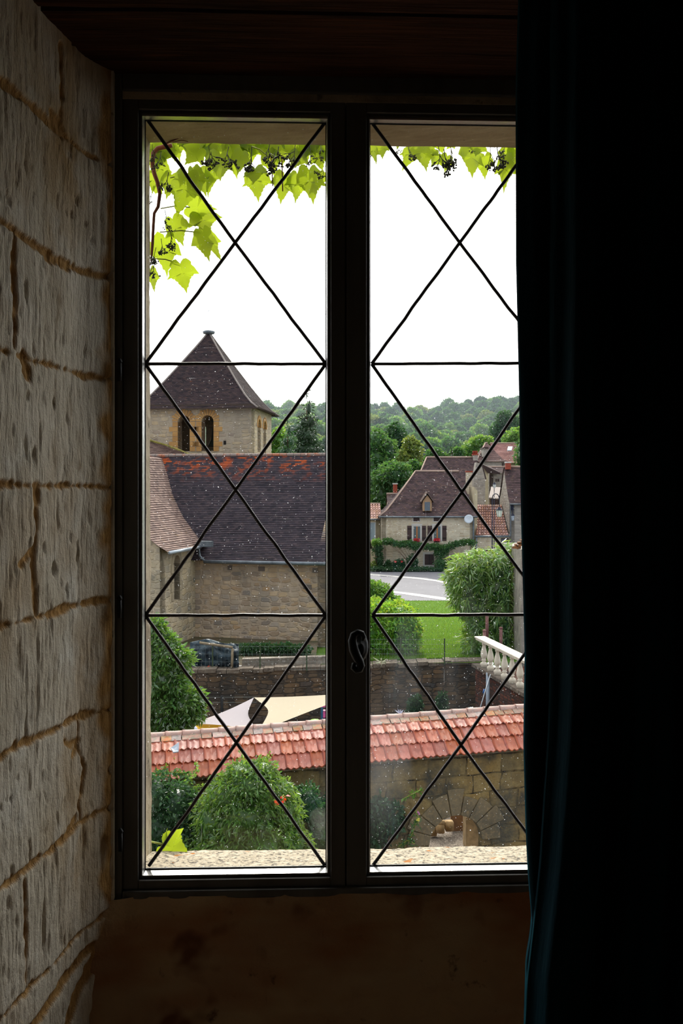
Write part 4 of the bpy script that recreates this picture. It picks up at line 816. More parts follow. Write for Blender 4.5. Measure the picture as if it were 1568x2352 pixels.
# ================================================================== VILLAGE
def vhouse(name, label, t, u0, u1, ve, vr, depth, zb, wm, rm, hipL=0., hipR=0., ov=.3, flare=.12, cat='house', course=.2, back=True, canal=False, gutter=True, ovs=.25, rl=0.):
    a0 = P(u0, ve, t); a1 = P(u1, ve, t); W_ = (u1-u0)/F*t; fr = Fr(a0, 0); z0 = a0.z; zr_ = H((vr-HV)/F*(t+depth/2))
    root = thing(name, fr(W_/2, depth/2, zb), label, cat)
    mb = MB(); z1 = z0
    def gable(a, hip): zq = z1+(zr_-z1)*(.5-flare*.5)-.28; return [(0, zb), (0, z1-.1), (depth*.25, zq), (depth/2, zr_-.12), (depth*.75, zq), (depth, z1-.1), (depth, zb)] if hip < .01 else [(0, zb), (0, z1), (depth, z1), (depth, zb)]
    mb.box(0, W_, 0, .4, zb, z1, fr); mb.box(0, W_, depth-.4, depth, zb, z1, fr)
    for a, hp, s_ in ((0, hipL, 1), (W_, hipR, -1)): mb.prism([fr(a, q, z) for q, z in gable(a, hp)], fr.a*(.4*s_))
    mb.build('wall', wm, root)
    hh = zr_-z0
    def slope(aE, nE, aR, nR):
        E = fr(aE, nE, z0-.12); R = fr(aR, nR, zr_)
        return [E.lerp(R, 0), Vector((*(E.lerp(R, .2).xy), E.z+(R.z-E.z)*(.2-flare*.6))), Vector((*(E.lerp(R, .5).xy), E.z+(R.z-E.z)*(.5-flare*.5))), R]
    mb = MB(); oL = ovs; oR = ovs; aL = hipL if hipL > .01 else -oL; aR_ = W_-hipR if hipR > .01 else W_+oR
    fL, fR = slope(-oL, -ov, aL, depth/2), slope(W_+oR, -ov, aR_, depth/2); bL, bR = slope(-oL, depth+ov, aL, depth/2), slope(W_+oR, depth+ov, aR_, depth/2)
    if canal:
        n = int((W_+oL+oR)/.24)
        for i in range(n):
            f0 = (i+.5)/n
            for A_, B_ in ((fL, fR),) + (((bL, bR),) if back else ()):
                for q in range(3):
                    pA = A_[q].lerp(B_[q], f0); pB = A_[q+1].lerp(B_[q+1], f0); m_ = max(1, round((pB-pA).length/.42))
                    for j in range(m_):
                        s0 = pA.lerp(pB, j/m_); s1 = pA.lerp(pB, (j+1)/m_); mb.tube([s0+Vector((0, 0, .03)), s1+Vector((0, 0, -.0))], [.095, .075], 6, True)
        for A_, B_ in ((fL, fR), (bL, bR)):
            for q in range(3): mb.quad(A_[q]-Vector((0, 0, .04)), B_[q]-Vector((0, 0, .04)), B_[q+1]-Vector((0, 0, .04)), A_[q+1]-Vector((0, 0, .04)))
    else:
        roof_face(mb, fL, fR, course, .02, .05); roof_face(mb, bR, bL, course*2, .02, .03)
        if hipL > .01: roof_face(mb, bL, fL, course, .02, .03)
        if hipR > .01: roof_face(mb, fR, bR, course, .02, .03)
    mb.build('roof', rm, root)
    mb = MB(); mb.tube([fL[-1]+Vector((0, 0, .03)), fR[-1]+Vector((0, 0, .03))], .10, 7)
    if hipL > .01: mb.tube([p+Vector((0, 0, .04)) for p in fL], .07, 6)
    mb.build('ridge', mat('mortared_ridge', S('#a0887a'), .9) if 'mortared_ridge' not in bpy.data.materials else bpy.data.materials['mortared_ridge'], root, smooth=True)
    if gutter: mb = MB(); mb.tube([fL[0]+FW*-.04, fR[0]+FW*-.04], .075, 7); mb.build('gutter', M['lead_sheet'], root, smooth=True)
    root['_t'] = t; return root, fr, t
def rect(root, t, u0, u1, v0, v1, name, m, d=.05, dn=0.):
    a = P(u0, v1, t); b = P(u1, v0, t); mb = MB(); x = (u1-u0)/F*t; f_ = Fr(a, 0); mb.box(0, x, -d-dn, .02-dn, a.z, b.z, f_); return mb.build(name, m, root)
ZB = ZROAD-.3
A, fa, tA = vhouse('village_house', 'stone village house with dark hipped roof, dormer and vine trellis by the road', 88, 876, 1089, 1184, 1083, 8.4, ZB, M['village'], M['roofvil'], 3.3, .9)
for u0, u1, v0, v1 in ((949, 963, 1186, 1197), (995.5, 1011, 1186, 1197)):
    s = rect(A, 88, u0-2, u1+2, v0, v1+2, 'attic_window', M['surround'], .04); rect(s, 88, u0, u1, v0, v1, 'pane', M['shutter'], .06)
for u0, u1 in ((949.5, 964.5), (996, 1011)):
    s = rect(A, 88, u0-5, u1+4.5, 1203, 1243, 'window_surround', M['surround'], .04); rect(s, 88, u0, u1, 1209, 1243, 'pane', M['pane'], .07)
    rect(s, 88, (u0+u1)/2-1.3, (u0+u1)/2+1.3, 1209, 1243, 'window_frame', M['orangewood'], .10); rect(s, 88, u0-4, u1+4, 1203, 1206, 'lintel', M['surround'], .08)
for u0, u1 in ((935, 945), (968.5, 978), (981.5, 992), (1015, 1025)):
    s = rect(A, 88, u0, u1, 1207.5, 1242, 'shutter', M['shutter'], .06); rect(s, 88, u0+.5, u1-.5, 1214, 1215.2, 'shutter_bar', M['iron'], .09); rect(s, 88, u0+.5, u1-.5, 1235, 1236.2, 'shutter_bar', M['iron'], .09)
s = rect(A, 88, 971, 997, 1268, 1306, 'window_surround', M['surround'], .03); rect(s, 88, 975, 996, 1273, 1297, 'shutter', M['shutter'], .07); rect(s, 88, 985.3, 985.9, 1273, 1297, 'shutter_joint', M['iron'], .09)
# dormer
mb = MB(); dz0, dz1 = P(981, 1174, 88).z, P(981, 1151, 88).z; fd = Fr(P(981, 1150, 88.2), 0); hw = 10/F*88
mb.prism([fd(-hw, 0, dz0), fd(hw, 0, dz0), fd(hw, 0, dz1), fd(0, 0, P(981, 1137, 88).z), fd(-hw, 0, dz1)], FW*2.2); dm = mb.build('dormer', M['orangewood'], A); dm.data.materials.clear(); dm.data.materials.append(mat('dormer_ochre', S('#b08d6c'), .9))
rect(dm, 88.2, 975, 987, 1153, 1173, 'pane', M['pane'], .05)
mb = MB(); pk = P(981.5, 1133, 88).z; 
for s_ in (-1, 1): mb.prism([fd(0, -.2, pk), fd(s_*(hw+.18), -.2, dz1-.12), fd(s_*(hw+.18), -.2, dz1-.0), fd(0, -.2, pk+.14)], FW*2.6)
mb.build('dormer_roof', M['roofchapel'], dm)
rect(A, 88, 1085, 1088.5, 1186, 1310, 'downpipe', M['lead_sheet'], .12)
# satellite dish
dp = P(1076, 1192, 87.4); dish = thing('satellite_dish', dp, 'pale oval satellite dish on the corner of the hipped house', 'satellite dish')
mb = MB(); nrm = Vector((-.35, -.9, .25)).normalized(); e1x = nrm.orthogonal().normalized(); e2x = nrm.cross(e1x); pts = [dp+(e1x*math.cos(a_)+e2x*math.sin(a_))*.40*r_-nrm*.07*(1-r_*r_) for r_ in (1, .66, .33) for a_ in [2*math.pi*i/20 for i in range(20)]]+[dp-nrm*.07]
mb.add(pts, [(r_*20+i, r_*20+(i+1) % 20, (r_+1)*20+(i+1) % 20, (r_+1)*20+i) for r_ in range(2) for i in range(20)]+[(40+i, 40+(i+1) % 20, 60) for i in range(20)]); o = mb.build('reflector', M['dishwhite'], dish, smooth=True); o.modifiers.new('s', 'SOLIDIFY').thickness = .02
mb = MB(); mb.tube([dp-nrm*.06, dp+FW*.62], .03, 6); mb.tube([dp-e1x*.3, dp+nrm*.45], .015, 5); mb.build('bracket', M['alu'], dish)
# house behind
Bh, fb_, tB = vhouse('village_house', 'taller stone house with a dark roof rising behind the hipped one', 99, 938, 1106, 1140, 1051, 9.5, ZB, M['greywall'], M['roofvil'], 2.2, 0., ovs=.15)
def chimney(name, u0, u1, v0, v1, t, m, label, pots=0, wd=.6, cap=M['surround']):
    a = P(u0, v1, t); b = P(u1, v0, t); W_ = (u1-u0)/F*t; f_ = Fr(a, 0); root = thing(name, f_(W_/2, wd/2, a.z), label, 'chimney')
    mb = MB(); mb.box(0, W_, 0, wd, a.z, b.z, f_); mb.build('stack', m, root); mb = MB(); mb.box(-.05, W_+.05, -.05, wd+.05, b.z-.02, b.z+.10, f_); mb.build('cap', cap, root)
    for i in range(pots): mb = MB(); mb.lathe(f_(W_*(i+.5)/pots, wd/2, b.z+.1), [(.11, 0), (.10, .3), (.12, .33), (.08, .34)], 10); mb.build('chimney_pot', M['brick'], root, smooth=True)
    return root
chimney('chimney', 1086, 1097, 1045, 1070, 103.4, M['greywall'], 'stone chimney with brick pots at the end of the high dark ridge', 3, .7, M['brick'])
chimney('chimney', 1071, 1084, 1084, 1135, 93.5, M['village'], 'ochre stone chimney with red brick rim above the hipped roof', 0, .6, M['brick'])
# grey gable between the houses
gw = thing('rubble_house', P(1100, 1300, 97), 'tall grey rubble gable standing between the village houses', 'building')
mb = MB(); mb.prism([P(1088, 1320, 97), P(1088, 1100, 97), P(1094, 1062, 97), P(1105, 1066, 97), P(1114, 1100, 97), P(1114, 1320, 97)], FW*1.5); mb.build('masonry', M['greywall'], gw)
mb = MB(); mb.tube([P(1094, 1060, 97.9), P(1105, 1064, 97.9), P(1115, 1101, 97.9)], .09, 6); mb.build('verge', M['roofvil'], gw)
wk = thing('side_wall', P(1093, 1300, 89), 'cream rendered wall sliver beside the hipped roof', 'wall'); mb = MB(); mb.prism([P(1088.5, 1320, 89), P(1088.5, 1118, 89), P(1096, 1128, 89), P(1095, 1320, 89)], FW*3.5); mb.build('masonry', M['creamwall'], wk)
# left small house
C_, fc, tC = vhouse('cottage', 'small house with pink canal tiles beside the centre post', 90, 822, 873, 1190, 1158, 5, ZB, M['creamwall'], M['canal'], canal=True, ovs=.1)
s = rect(C_, 90, 850, 863, 1199, 1241, 'window_surround', M['surround'], .05); rect(s, 90, 848, 861, 1201, 1239, 'pane', M['skypane'], .08)
for u in (852, 856): rect(s, 90, u, u+.6, 1201, 1239, 'glazing_bar', M['lampblue'], .1)
D1, _, _ = vhouse('outbuilding', 'low dark roof showing between the pink tiles and the hipped roof', 93, 892, 960, 1158, 1135, 4, ZB, M['village'], M['roofvil'], ovs=.1, gutter=False)
D2, _, _ = vhouse('outbuilding', 'small russet roof right of the red brick chimney', 97, 912, 985, 1142, 1114, 5, ZB, M['brick'], M['roofvil'], ovs=.05, gutter=False)
chimney('chimney', 903, 912, 1112, 1136, 95.2, M['brick'], 'red brick chimney with a flat cap left of the hipped roof')
# lean-to with russet canal tiles
lt = thing('lean_to', P(1130, 1300, 88), 'lean-to with russet canal tiles between two stone houses', 'outbuilding')
mb = MB(); lz = [P(1092, 1230, 88), P(1168, 1230, 88), P(1152, 1160, 92.5), P(1096, 1160, 92.5)]
mb.quad(*[p-Vector((0, 0, .06)) for p in lz]); n = 12
for i in range(n):
    f0 = (i+.5)/n; pa = lz[0].lerp(lz[1], f0); pb = lz[3].lerp(lz[2], f0)
    for j in range(12): mb.tube([pa.lerp(pb, j/12)+Vector((0, 0, .035)), pa.lerp(pb, (j+1)/12)], [.088, .066], 8)
mb.build('roof', M['canal_red'], lt)
mb = MB(); mb.tube([P(1090, 1232, 87.8), P(1171, 1232, 87.8)], .085, 7); mb.tube([P(1094, 1234, 87.8), P(1094, 1320, 87.8)], .06, 7); mb.build('gutter', M['lead_sheet'], lt, smooth=True)
mb = MB(); mb.prism([P(1092, 1320, 88.1), P(1170, 1320, 88.1), P(1170, 1231, 88.1), P(1092, 1231, 88.1)], FW*.5); mb.prism([P(1096, 1320, 92.4), P(1155, 1320, 92.4), P(1155, 1160, 92.4), P(1096, 1160, 92.4)], FW*.4); mb.build('wall', M['village'], lt)
s = rect(lt, 88.1, 1150, 1168, 1236, 1262, 'window_surround', M['shutter'], .04); rect(s, 88.1, 1151, 1163, 1238, 1262, 'pane', M['pane'], .06)
rect(lt, 88.1, 1112, 1145, 1262, 1265, 'door_lintel', M['shutter'], .1); s = rect(lt, 88.1, 1119, 1140, 1266, 1320, 'door_frame', M['orangewood'], .05); rect(s, 88.1, 1121, 1130, 1268, 1290, 'pane', M['skypane'], .08)
# right house
E_, fe, tE = vhouse('village_house', 'stone house with steep dark roof at the edge of the curtain', 88, 1171, 1290, 1155, 1073, 6.2, ZB, M['greywall'], M['roofvil'], 0, 0, ovs=.08)
rect(E_, 88, 1197, 1203, 1163, 1206, 'shutter', M['orangewood'], .07); rect(E_, 88, 1170.5, 1173, 1158, 1231, 'downpipe', M['lead_sheet'], .14)
chimney('chimney', 1162, 1173, 1063, 1078, 90.4, M['brick'], 'short red brick chimney on the roof by the curtain edge')
# buildings further up
Fh, _, _ = vhouse('grey_house', 'grey rendered house with a steep pyramid roof behind the grey gable', 115, 1096, 1160, 1058, 1018, 6.2, ZB, M['greywall'], M['roofmauve'], 1.35, 1.6, gutter=False, ovs=.3, flare=.2)
rect(Fh, 115, 1153, 1156, 1064, 1082, 'pane', M['shutter'], .06); rect(Fh, 115, 1151, 1156, 1101, 1116, 'pane', M['shutter'], .06)
mb = MB(); mb.prism([P(1110, 1049, 114.6), P(1120, 1049, 114.6), P(1120, 1030, 114.6), P(1110, 1030, 114.6)], FW*2.2); dd = mb.build('dormer', M['greywall'], Fh); mb = MB(); mb.prism([P(1108.5, 1030, 114.4), P(1121.5, 1030, 114.4), P(1120, 1027, 114.4), P(1110, 1027, 114.4)], FW*2.4); mb.build('dormer_roof', M['roofvil'], dd)
Gh, _, _ = vhouse('rose_house', 'cream house with a broad rose tiled roof and a skylight', 124, 1138, 1196, 1061, 1018.5, 8, ZB, M['creamwall'], M['roofpink'], 0, .0, gutter=False, ovs=.1)
mb = MB(); sa = [P(1163, 1040.5, 125.1), P(1173, 1040.5, 125.1), P(1175.5, 1032, 126.2), P(1165, 1032, 126.2)]; mb.prism([p+Vector((0, -.35, .35)) for p in sa], (0, 0, -.1)); mb.build('skylight', M['skypane'], Gh)
Hh_, _, _ = vhouse('grey_house', 'narrow grey house with tall windows under a low dark roof', 108, 1124, 1162, 1085, 1073, 5, ZB, M['greywall'], M['roofvil'], ovs=.05, gutter=False)
for u0, u1, v0, v1 in ((1124.5, 1128, 1090, 1117), (1130, 1132, 1092, 1117), (1138, 1140.5, 1100, 1106), (1142, 1146, 1100, 1106)): rect(Hh_, 108, u0, u1, v0, v1, 'pane', M['shutter'], .06)
mb = MB(); mb.prism([P(1106, 1066, 106), P(1120, 1083, 106), P(1148, 1085.5, 106), P(1126, 1072, 109)], (0, 0, -.18)); mb.build('porch_roof', M['roofvil'], Hh_)
mb = MB(); mb.prism([P(1106, 1300, 106.2), P(1106, 1069, 106.2), P(1121, 1084, 106.2), P(1121, 1300, 106.2)], FW*2); mb.build('side_wall', M['creamwall'], Hh_)
awn = thing('carport', P(1140, 1200, 99), 'small pale canal tiled roof below the grey house', 'outbuilding'); mb = MB(); qa = [P(1122, 1144, 98), P(1153, 1146, 98), P(1155, 1121, 101), P(1128, 1119, 101)]
for i in range(9): f0 = (i+.5)/9; mb.tube([qa[0].lerp(qa[1], f0), qa[3].lerp(qa[2], f0)], .08, 6)
mb.quad(*[p-Vector((0, 0, .04)) for p in qa]); mb.build('roof', mat('pale_canal', S('#b0a49c'), .8), awn); mb = MB(); mb.prism([P(1125, 1300, 101.2), P(1153, 1300, 101.2), P(1153, 1122, 101.2), P(1125, 1122, 101.2)], FW*.3); mb.build('wall', M['shutter'], awn)
mb = MB()
for u in (1124, 1151): mb.tube([P(u, 1300, 98.2), P(u, 1145, 98.2)], .06, 6)
mb.build('post', M['wood'], awn)
# lanterns
def lantern(parent, c, h, wd, m=None):      # c: top centre of the lantern hood
    w2 = wd/2; q = MB(); q.lathe(c-Vector((0, 0, h*.36)), [(w2*1.05, 0), (w2*1.08, h*.03), (w2*.7, h*.16), (w2*.45, h*.22), (w2*.42, h*.28), (.015, h*.36)], 8); q.build('hood', M['lampblue'], parent)
    q = MB(); q.lathe(c-Vector((0, 0, h)), [(w2*.6, 0), (w2*.66, h*.03), (w2*.98, h*.63)], 4+2); q.build('lamp_glass', m or M['milk'], parent)
    q = MB()
    for i in range(6): a_ = 2*math.pi*i/6; q.tube([c+Vector((math.cos(a_)*w2*.63, math.sin(a_)*w2*.63, -h)), c+Vector((math.cos(a_)*w2, math.sin(a_)*w2, -h*.37))], wd*.022, 5)
    q.build('lamp_cage', M['lampblue'], parent)
def street_lamp(t, ux, vb, vt, ul, vl0, vl1, wpx, label, arch=10):
    base = P(ux, vb, t); base.z = ground_z(t) if t < 64 else ZROAD; root = thing('street_lamp', base, label, 'street lamp'); k_ = t/F; top = P(ux, vt, t)
    q = MB(); q.lathe(base, [(.12, 0), (.12, .5), (.07, .6), (.055, 1.2)], 12); q.tube([base+Vector((0, 0, .5)), top], [.036, .022], 10)
    q.tube([top]+[P(ux+(ul-ux)/2-(ul-ux)/2*math.cos(a_), vt-arch*math.sin(a_), t) for a_ in [math.pi*i/12 for i in range(1, 13)]]+[P(ul, vl0-1, t)], .02, 8); q.build('pole', M['lampblue'], root, smooth=True)
    lantern(root, P(ul, vl0, t), (vl1-vl0)*k_, wpx*k_); return root
street_lamp(47, 1130, 1290, 1146, 1146, 1164, 1187, 15.5, 'dark blue street lamp with an arched arm rising out of the bamboo', 12)
street_lamp(72, 1134.5, 1290, 1118, 1135, 1108, 1121, 8, 'smaller street lamp with an upright post behind the arched one', 0)
wlp = P(1177, 1166, 87.6); wla = thing('wall_lantern', wlp, 'dark blue wall lantern on the stone house by the curtain', 'lantern'); q = MB(); q.tube([wlp+FW*.4, wlp-FW*.25, P(1177, 1178, 87.3)], .035, 6); q.box(-.12, .12, .2, .45, -.25, .3, lambda a, n, z: wlp+RT*a+FW*n+UP*z); q.build('bracket', M['lampblue'], wla); lantern(wla, P(1177, 1178, 87.3), .68, .32, M['skypane'])
# stone outbuilding nearest the curtain
ob = thing('stone_shed', P(1230, 1500, 34), 'grey stone shed corner with a ragged tiled eave behind the bamboo', 'shed')
mb = MB(); mb.prism([P(1196, 1560, 34), P(1196, 1262, 34), P(1330, 1262, 34), P(1330, 1560, 34)], FW*4); mb.build('wall', mat('shed_stone', S('#9c9488'), .9, [(3, S('#77716a'), .4, .7)], (8, .6)), ob)
mb = MB(); mb.prism([P(1181, 1259, 33.4), P(1189, 1262, 33.4), P(1230, 1222, 33.8), P(1230, 1212, 33.8)], FW*.12)
for i in range(6): mb.box(-.1, .16, -.1, .2, -.03, .03, lambda a, n, z, i=i: P(1184+i*6, 1257-i*5.5+random.uniform(-2, 2), 33.5)+RT*a+FW*n+UP*z)
mb.build('eave', mat('weathered_eave', S('#8a5a34'), .9, [(9, S('#4a3020'), .4, .65)]), ob)

# ---- creepers and shrubs of the village house
def vshrub(name, cat, label, bl, m, n, size=.16, group=None, **kw): b0 = bl[0]; return shrub(name, (b0[0], b0[1], ZROAD+.02), bl, n, size, m, label, cat, r=.04, group=group, **kw)
tr_bl = [blob(u, v, 87.1, 9, 6, .35) for u, v in zip(range(885, 1085, 9), [1244, 1243, 1246, 1249, 1251, 1249, 1247, 1252, 1255, 1253, 1254, 1256, 1256, 1255, 1258, 1261, 1257, 1252, 1249, 1247, 1246, 1245, 1246])]+[blob(1012, 1270, 87.1, 15, 10, .4), blob(1015, 1262, 87.1, 16, 10, .4), blob(950, 1254, 87.1, 13, 8, .4)]
trl = shrub('grape_trellis', P(953, 1310, 87), tr_bl, 5200, .17, 'lf_mid', 'leafy grape vine trained along the front of the hipped house', 'climbing plant', inner=.8, r=.02)
mb = MB(); mb.tube([P(953, 1312, 87), P(954, 1285, 87.1), P(953, 1252, 87.1)], .05, 7); mb.tube([P(1013, 1312, 87), P(1011, 1290, 87.1), P(1012, 1265, 87.1)], .06, 7); mb.build('vine_trunk', M['bark'], trl, smooth=True)
vshrub('climbing_shrub', 'shrub', 'tall climbing shrub with a yellow-green top at the left corner of the hipped house', [blob(868, 1262, 87, 11, 16), blob(871, 1285, 87, 9, 14), blob(873, 1302, 87, 10, 9)], 'lf_dark', 1500)
vshrub('climbing_shrub', 'shrub', 'bright yellow-green tuft on top of the corner climber', [blob(866, 1244, 86.9, 10, 6), blob(860, 1250, 86.9, 5, 4)], 'lf_bright', 500)
for i, (u, v, ru, rv, m, lb) in enumerate(((891, 1298, 6, 10, 'lf_dark', 'small dark shrub between the corner climber and the red roses'), (911, 1298, 11, 11, 'lf_dark', 'rose bush with a few red flowers under the stone wall'), (922, 1297, 6, 10, 'lf_dark', 'narrow dark shrub right beside the red roses'),
        (948, 1290, 12, 16, 'lf_dark', 'tall dark shrub left of the lower shuttered window'), (1012, 1294, 14, 16, 'lf_mid', 'bushy shrub right of the lower shuttered window'), (1045, 1295, 18, 12, 'lf_dark', 'wide dark shrub against the wall near the bamboo'), (858, 1300, 6, 9, 'lf_olive', 'pale grassy shrub at the road edge beside the centre post'))):
    r_ = vshrub('garden_shrub', 'shrub', lb, [blob(u, v, 86.9, ru, rv), blob(u+2, v+4, 86.8, ru*.8, rv*.7)], m, 900)
for (u, v) in ((907, 1290), (922, 1290), (919, 1304)):
    c, d = shell([blob(u, v, 86.3, 1.6, 1.6)], 26, .3); V, Q = leaf_cards(c, .09, .9); b_ = P(u, v, 86.3); o = link(fastmesh(bpy.data.meshes.new('rose'), V-np.array(b_), Q), 'rose_bloom', M['fl_red'], loc=b_); tag(o, 'red rose bloom on the bush below the stone wall', 'flower', 'red roses at the village house')
for u in (957, 1003):
    root = thing('flower_box', P(u, 1243, 87.6), ['window box of red geraniums under the tall window with orange frame', 'window box of red geraniums under the tall window behind the lead strip'][u > 1000], 'flower box')
    rect(root, 87.6, u-7, u+6, 1242, 1246, 'box', M['shutter'], .12); link(foliage_mesh('blooms', [blob(u-3, 1240, 87.4, 4, 2), blob(u+3, 1240, 87.4, 4, 2)], 160, .1, .9, corek=0, off=root.location), 'blooms', M['fl_red'], root)
vg = [blob(u, 1306+random.uniform(-1, 2), 86.3, 9, 4, .4) for u in range(852, 1060, 8)]; o = link(foliage_mesh('verge', vg, 3200, .16, .3, corek=.6), 'verge_foliage', M['lf_dark']); tag(o, 'weedy green verge along the foot of the hipped house', 'undergrowth', kind='stuff')

# ================================================================== MIDDLE GROUND
# retaining wall
rt = [L2(-12, 33.2, 0), L2((1112-HU)/F*33.2, 33.2, 0)]
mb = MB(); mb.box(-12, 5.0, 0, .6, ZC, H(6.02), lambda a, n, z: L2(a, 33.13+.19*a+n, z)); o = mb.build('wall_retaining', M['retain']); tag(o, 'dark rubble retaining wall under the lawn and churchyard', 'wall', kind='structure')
cop = thing('wall_coping', L2(-2, 33.2, H(6.0)), 'rough stone coping along the top of the dark retaining wall', 'coping', kind='structure'); random.seed(8); mb = MB(); a = -12.
while a < 4.7:
    w_ = random.uniform(.25, .6); z_ = H(6.0)+random.uniform(-.01, .05); mb.box(a, a+w_-.02, random.uniform(-.08, -.01), .67, z_-.12, z_, lambda x, n, z: L2(x, 33.13+.19*x+n, z)); a += w_
mb.build('coping_stones', M['dirty_stone'], cop)
# pale plinth terrace at the church foot
mb = MB(); mb.box(-3.3, .2, .5, .8, ZTER-.2, ZTER+.24, lambda x, n, z: L2(x, 33.13+.19*x+n, z)); o = mb.build('trim_plinth', mat('worn_pale_masonry', S('#94897c'), .9, [(2, S('#6e655a'), .4, .65), (12, S('#b3aca2'), .55, .75)], (9, .6))); tag(o, 'low worn pale wall at the foot of the church', 'wall', kind='structure')
vshrub2 = shrub('creeping_shrub', P(600, 1504, 35.3), [blob(u, 1491+random.uniform(-3, 3), 35.3, 15, 9, .25) for u in range(556, 700, 14)], 2600, .13, 'lf_dark', 'straggling creeper over the low wall below the church', 'creeper', r=.02, inner=.8, corek=.5)
# tarpaulin shelter
tp = thing('tarpaulin_shelter', P(497, 1534, 33), 'dark blue tarpaulin shelter with timber poles against the church', 'shelter')
nT = 30; V = []
for j in range(nT+1):
    for i in range(nT+1):
        u = 436+112*i/nT; s = i/nT; vt_ = 1476-9*math.exp(-((s-.35)/.22)**2)+3*s; v = vt_+(1541-vt_)*j/nT; p = P(u, v, 33.1+.22*mnoise.noise(Vector((s*7, j*.12, 3)))+.1*mnoise.noise(Vector((s*19, j*.3, 1)))-.25*math.sin(j/nT*3.1)); V.append(tuple(p-tp.location))
a = (np.arange(nT)[:, None]*(nT+1)+np.arange(nT)[None]).ravel(); o = link(fastmesh(bpy.data.meshes.new('sheet'), np.array(V), np.stack([a, a+1, a+nT+2, a+nT+1], -1)), 'sheet', M['tarp'], tp, smooth=True); o.modifiers.new('s', 'SOLIDIFY').thickness = .02
for a_, b_ in (((458, 1476), (534, 1487)), ((534, 1490), (532, 1536))): mb = MB(); mb.tube([P(*a_, 32.75), P(*b_, 32.75)], .045, 6); mb.build('timber_pole', M['wood'], tp, smooth=True)
mb = MB(); mb.prism([P(476, 1531, 32.7), P(499, 1535, 32.7), P(498, 1538, 32.7), P(478, 1534.5, 32.7)], FW*.3); tag(mb.build('plastic_strip', mat('coral_plastic', S('#d0604a'), .5)), 'coral red strip lying in front of the blue tarpaulin', 'strip')
# wire fences
def fence(name, label, xs, t, v0, v1, posts, wires, mesh_step=0, wm='wire', pm='greenpost'):
    base = P(posts[0], v1, t); root = thing(name, base, label, 'fence')
    for u in posts: q = MB(); q.tube([P(u, v1+2, t), P(u, v0, t)], .022, 6); q.build('post', M[pm], root)
    q = MB()
    for i in range(wires): v = v0+2+(v1-v0-3)*i/(wires-1); q.tube([P(xs[0], v, t), P((xs[0]+xs[1])/2, v+.7, t), P(xs[1], v, t)], .0035, 4)
    if mesh_step:
        n = int((xs[1]-xs[0])/mesh_step)
        for i in range(n): u = xs[0]+mesh_step*(i+.5); q.tube([P(u, v0+2, t), P(u, v1, t)], .0025, 3)
    q.build('wire_mesh', M[wm], root)
fence('wire_fence', 'wire fence with green posts on the dark wall below the church', (440, 790), 32.75, 1482, 1539, (488, 597, 704, 800), 4, 9)
fence('wire_fence', 'wire stock fence with one thin post on the wall before the lawn', (820, 1075), 33.75, 1466, 1525, (920, 1020.5), 6, 6)
# hedges and lawn planting
hb = []
for u, v, ru, rv in ((838, 1450, 60, 62), (890, 1430, 45, 42), (885, 1470, 50, 45), (928, 1425, 30, 30), (935, 1460, 27, 40), (900, 1490, 55, 22), (840, 1410, 50, 30), (915, 1400, 26, 16), (950, 1440, 12, 22)): hb.append(blob(u, v, 36.4, ru, rv, 1.0))
shrub('laurel_hedge', (P(890, 1512, 36.4)), hb, 13000, .16, 'lf_hedge', 'dense laurel bush with a yellow-green sunlit top on the lawn', 'bush', inner=.84, corek=.84, aspect=.42)
shrub('garden_bush', P(860, 1500, 39), [blob(858, 1375, 39, 40, 32), blob(880, 1372, 39, 26, 26), blob(840, 1360, 39, 40, 30), blob(898, 1385, 39, 20, 20)], 6000, .12, 'lf_bright', 'loose light green bush rising behind the laurel hedge', 'bush', inner=.8, corek=.8)
for u, v, t_, ru, rv, lb in ((1046, 1352, 41, 17, 14, 'small dark bush at the left foot of the bamboo near the road'), (1072, 1410, 38.5, 14, 12, 'low bush in the grass left of the bamboo')):
    shrub('garden_bush', P(u, v+rv+2, t_), [blob(u, v, t_, ru, rv), blob(u+8, v+4, t_, ru*.8, rv*.7)], 1300, .12, 'lf_gloss', lb, 'bush', inner=.8, corek=.7)
# bamboo: canes with long drooping leaves
bb = [blob(*q, 1.0) if False else blob(q[0], q[1], 36.2, q[2], q[3], .8) for q in ((1068, 1302, 30, 24), (1050, 1330, 24, 22), (1105, 1300, 36, 30), (1150, 1292, 40, 28), (1185, 1300, 34, 34), (1085, 1345, 42, 32), (1140, 1345, 50, 36), (1190, 1360, 36, 45), (1100, 1395, 45, 32), (1150, 1400, 55, 40), (1120, 1440, 50, 35), (1175, 1440, 45, 45), (1100, 1470, 36, 32), (1150, 1485, 55, 30), (1060, 1375, 22, 20))]
bam = thing('bamboo', P(1130, 1522, 36.2), 'tall bamboo clump with glinting narrow leaves beside the balustrade', 'bamboo')
c, d = shell(bb, 12000, .72, .3); V, Q = leaf_cards(c, .34, .15, .55, .9, .2, dirs=d*1.1); cv, cfc = core(bb, .66); me = bpy.data.meshes.new('foliage'); off = np.array(bam.location)
me.from_pydata(np.vstack([V, cv])[:].__sub__(off).tolist(), [], [tuple(q) for q in Q.tolist()]+[tuple(len(V)+i for i in f[:3]) for f in cfc]); link(me, 'foliage', M['lf_bamboo'], bam)
random.seed(3)
for i in range(16):
    u = 1060+random.uniform(0, 130); q = MB(); tp_ = P(u+random.uniform(-20, 20), 1262+random.uniform(-6, 50), 36+random.uniform(-.5, .5)); b_ = P(u, 1520, 36.2); q.tube([b_, b_.lerp(tp_, .6)+Vector((.05, 0, .1)), tp_], [.022, .016, .005], 6); q.build('cane', mat('bamboo_cane', S('#8a9a4c'), .5) if 'bamboo_cane' not in bpy.data.materials else bpy.data.materials['bamboo_cane'], bam)
tips = []
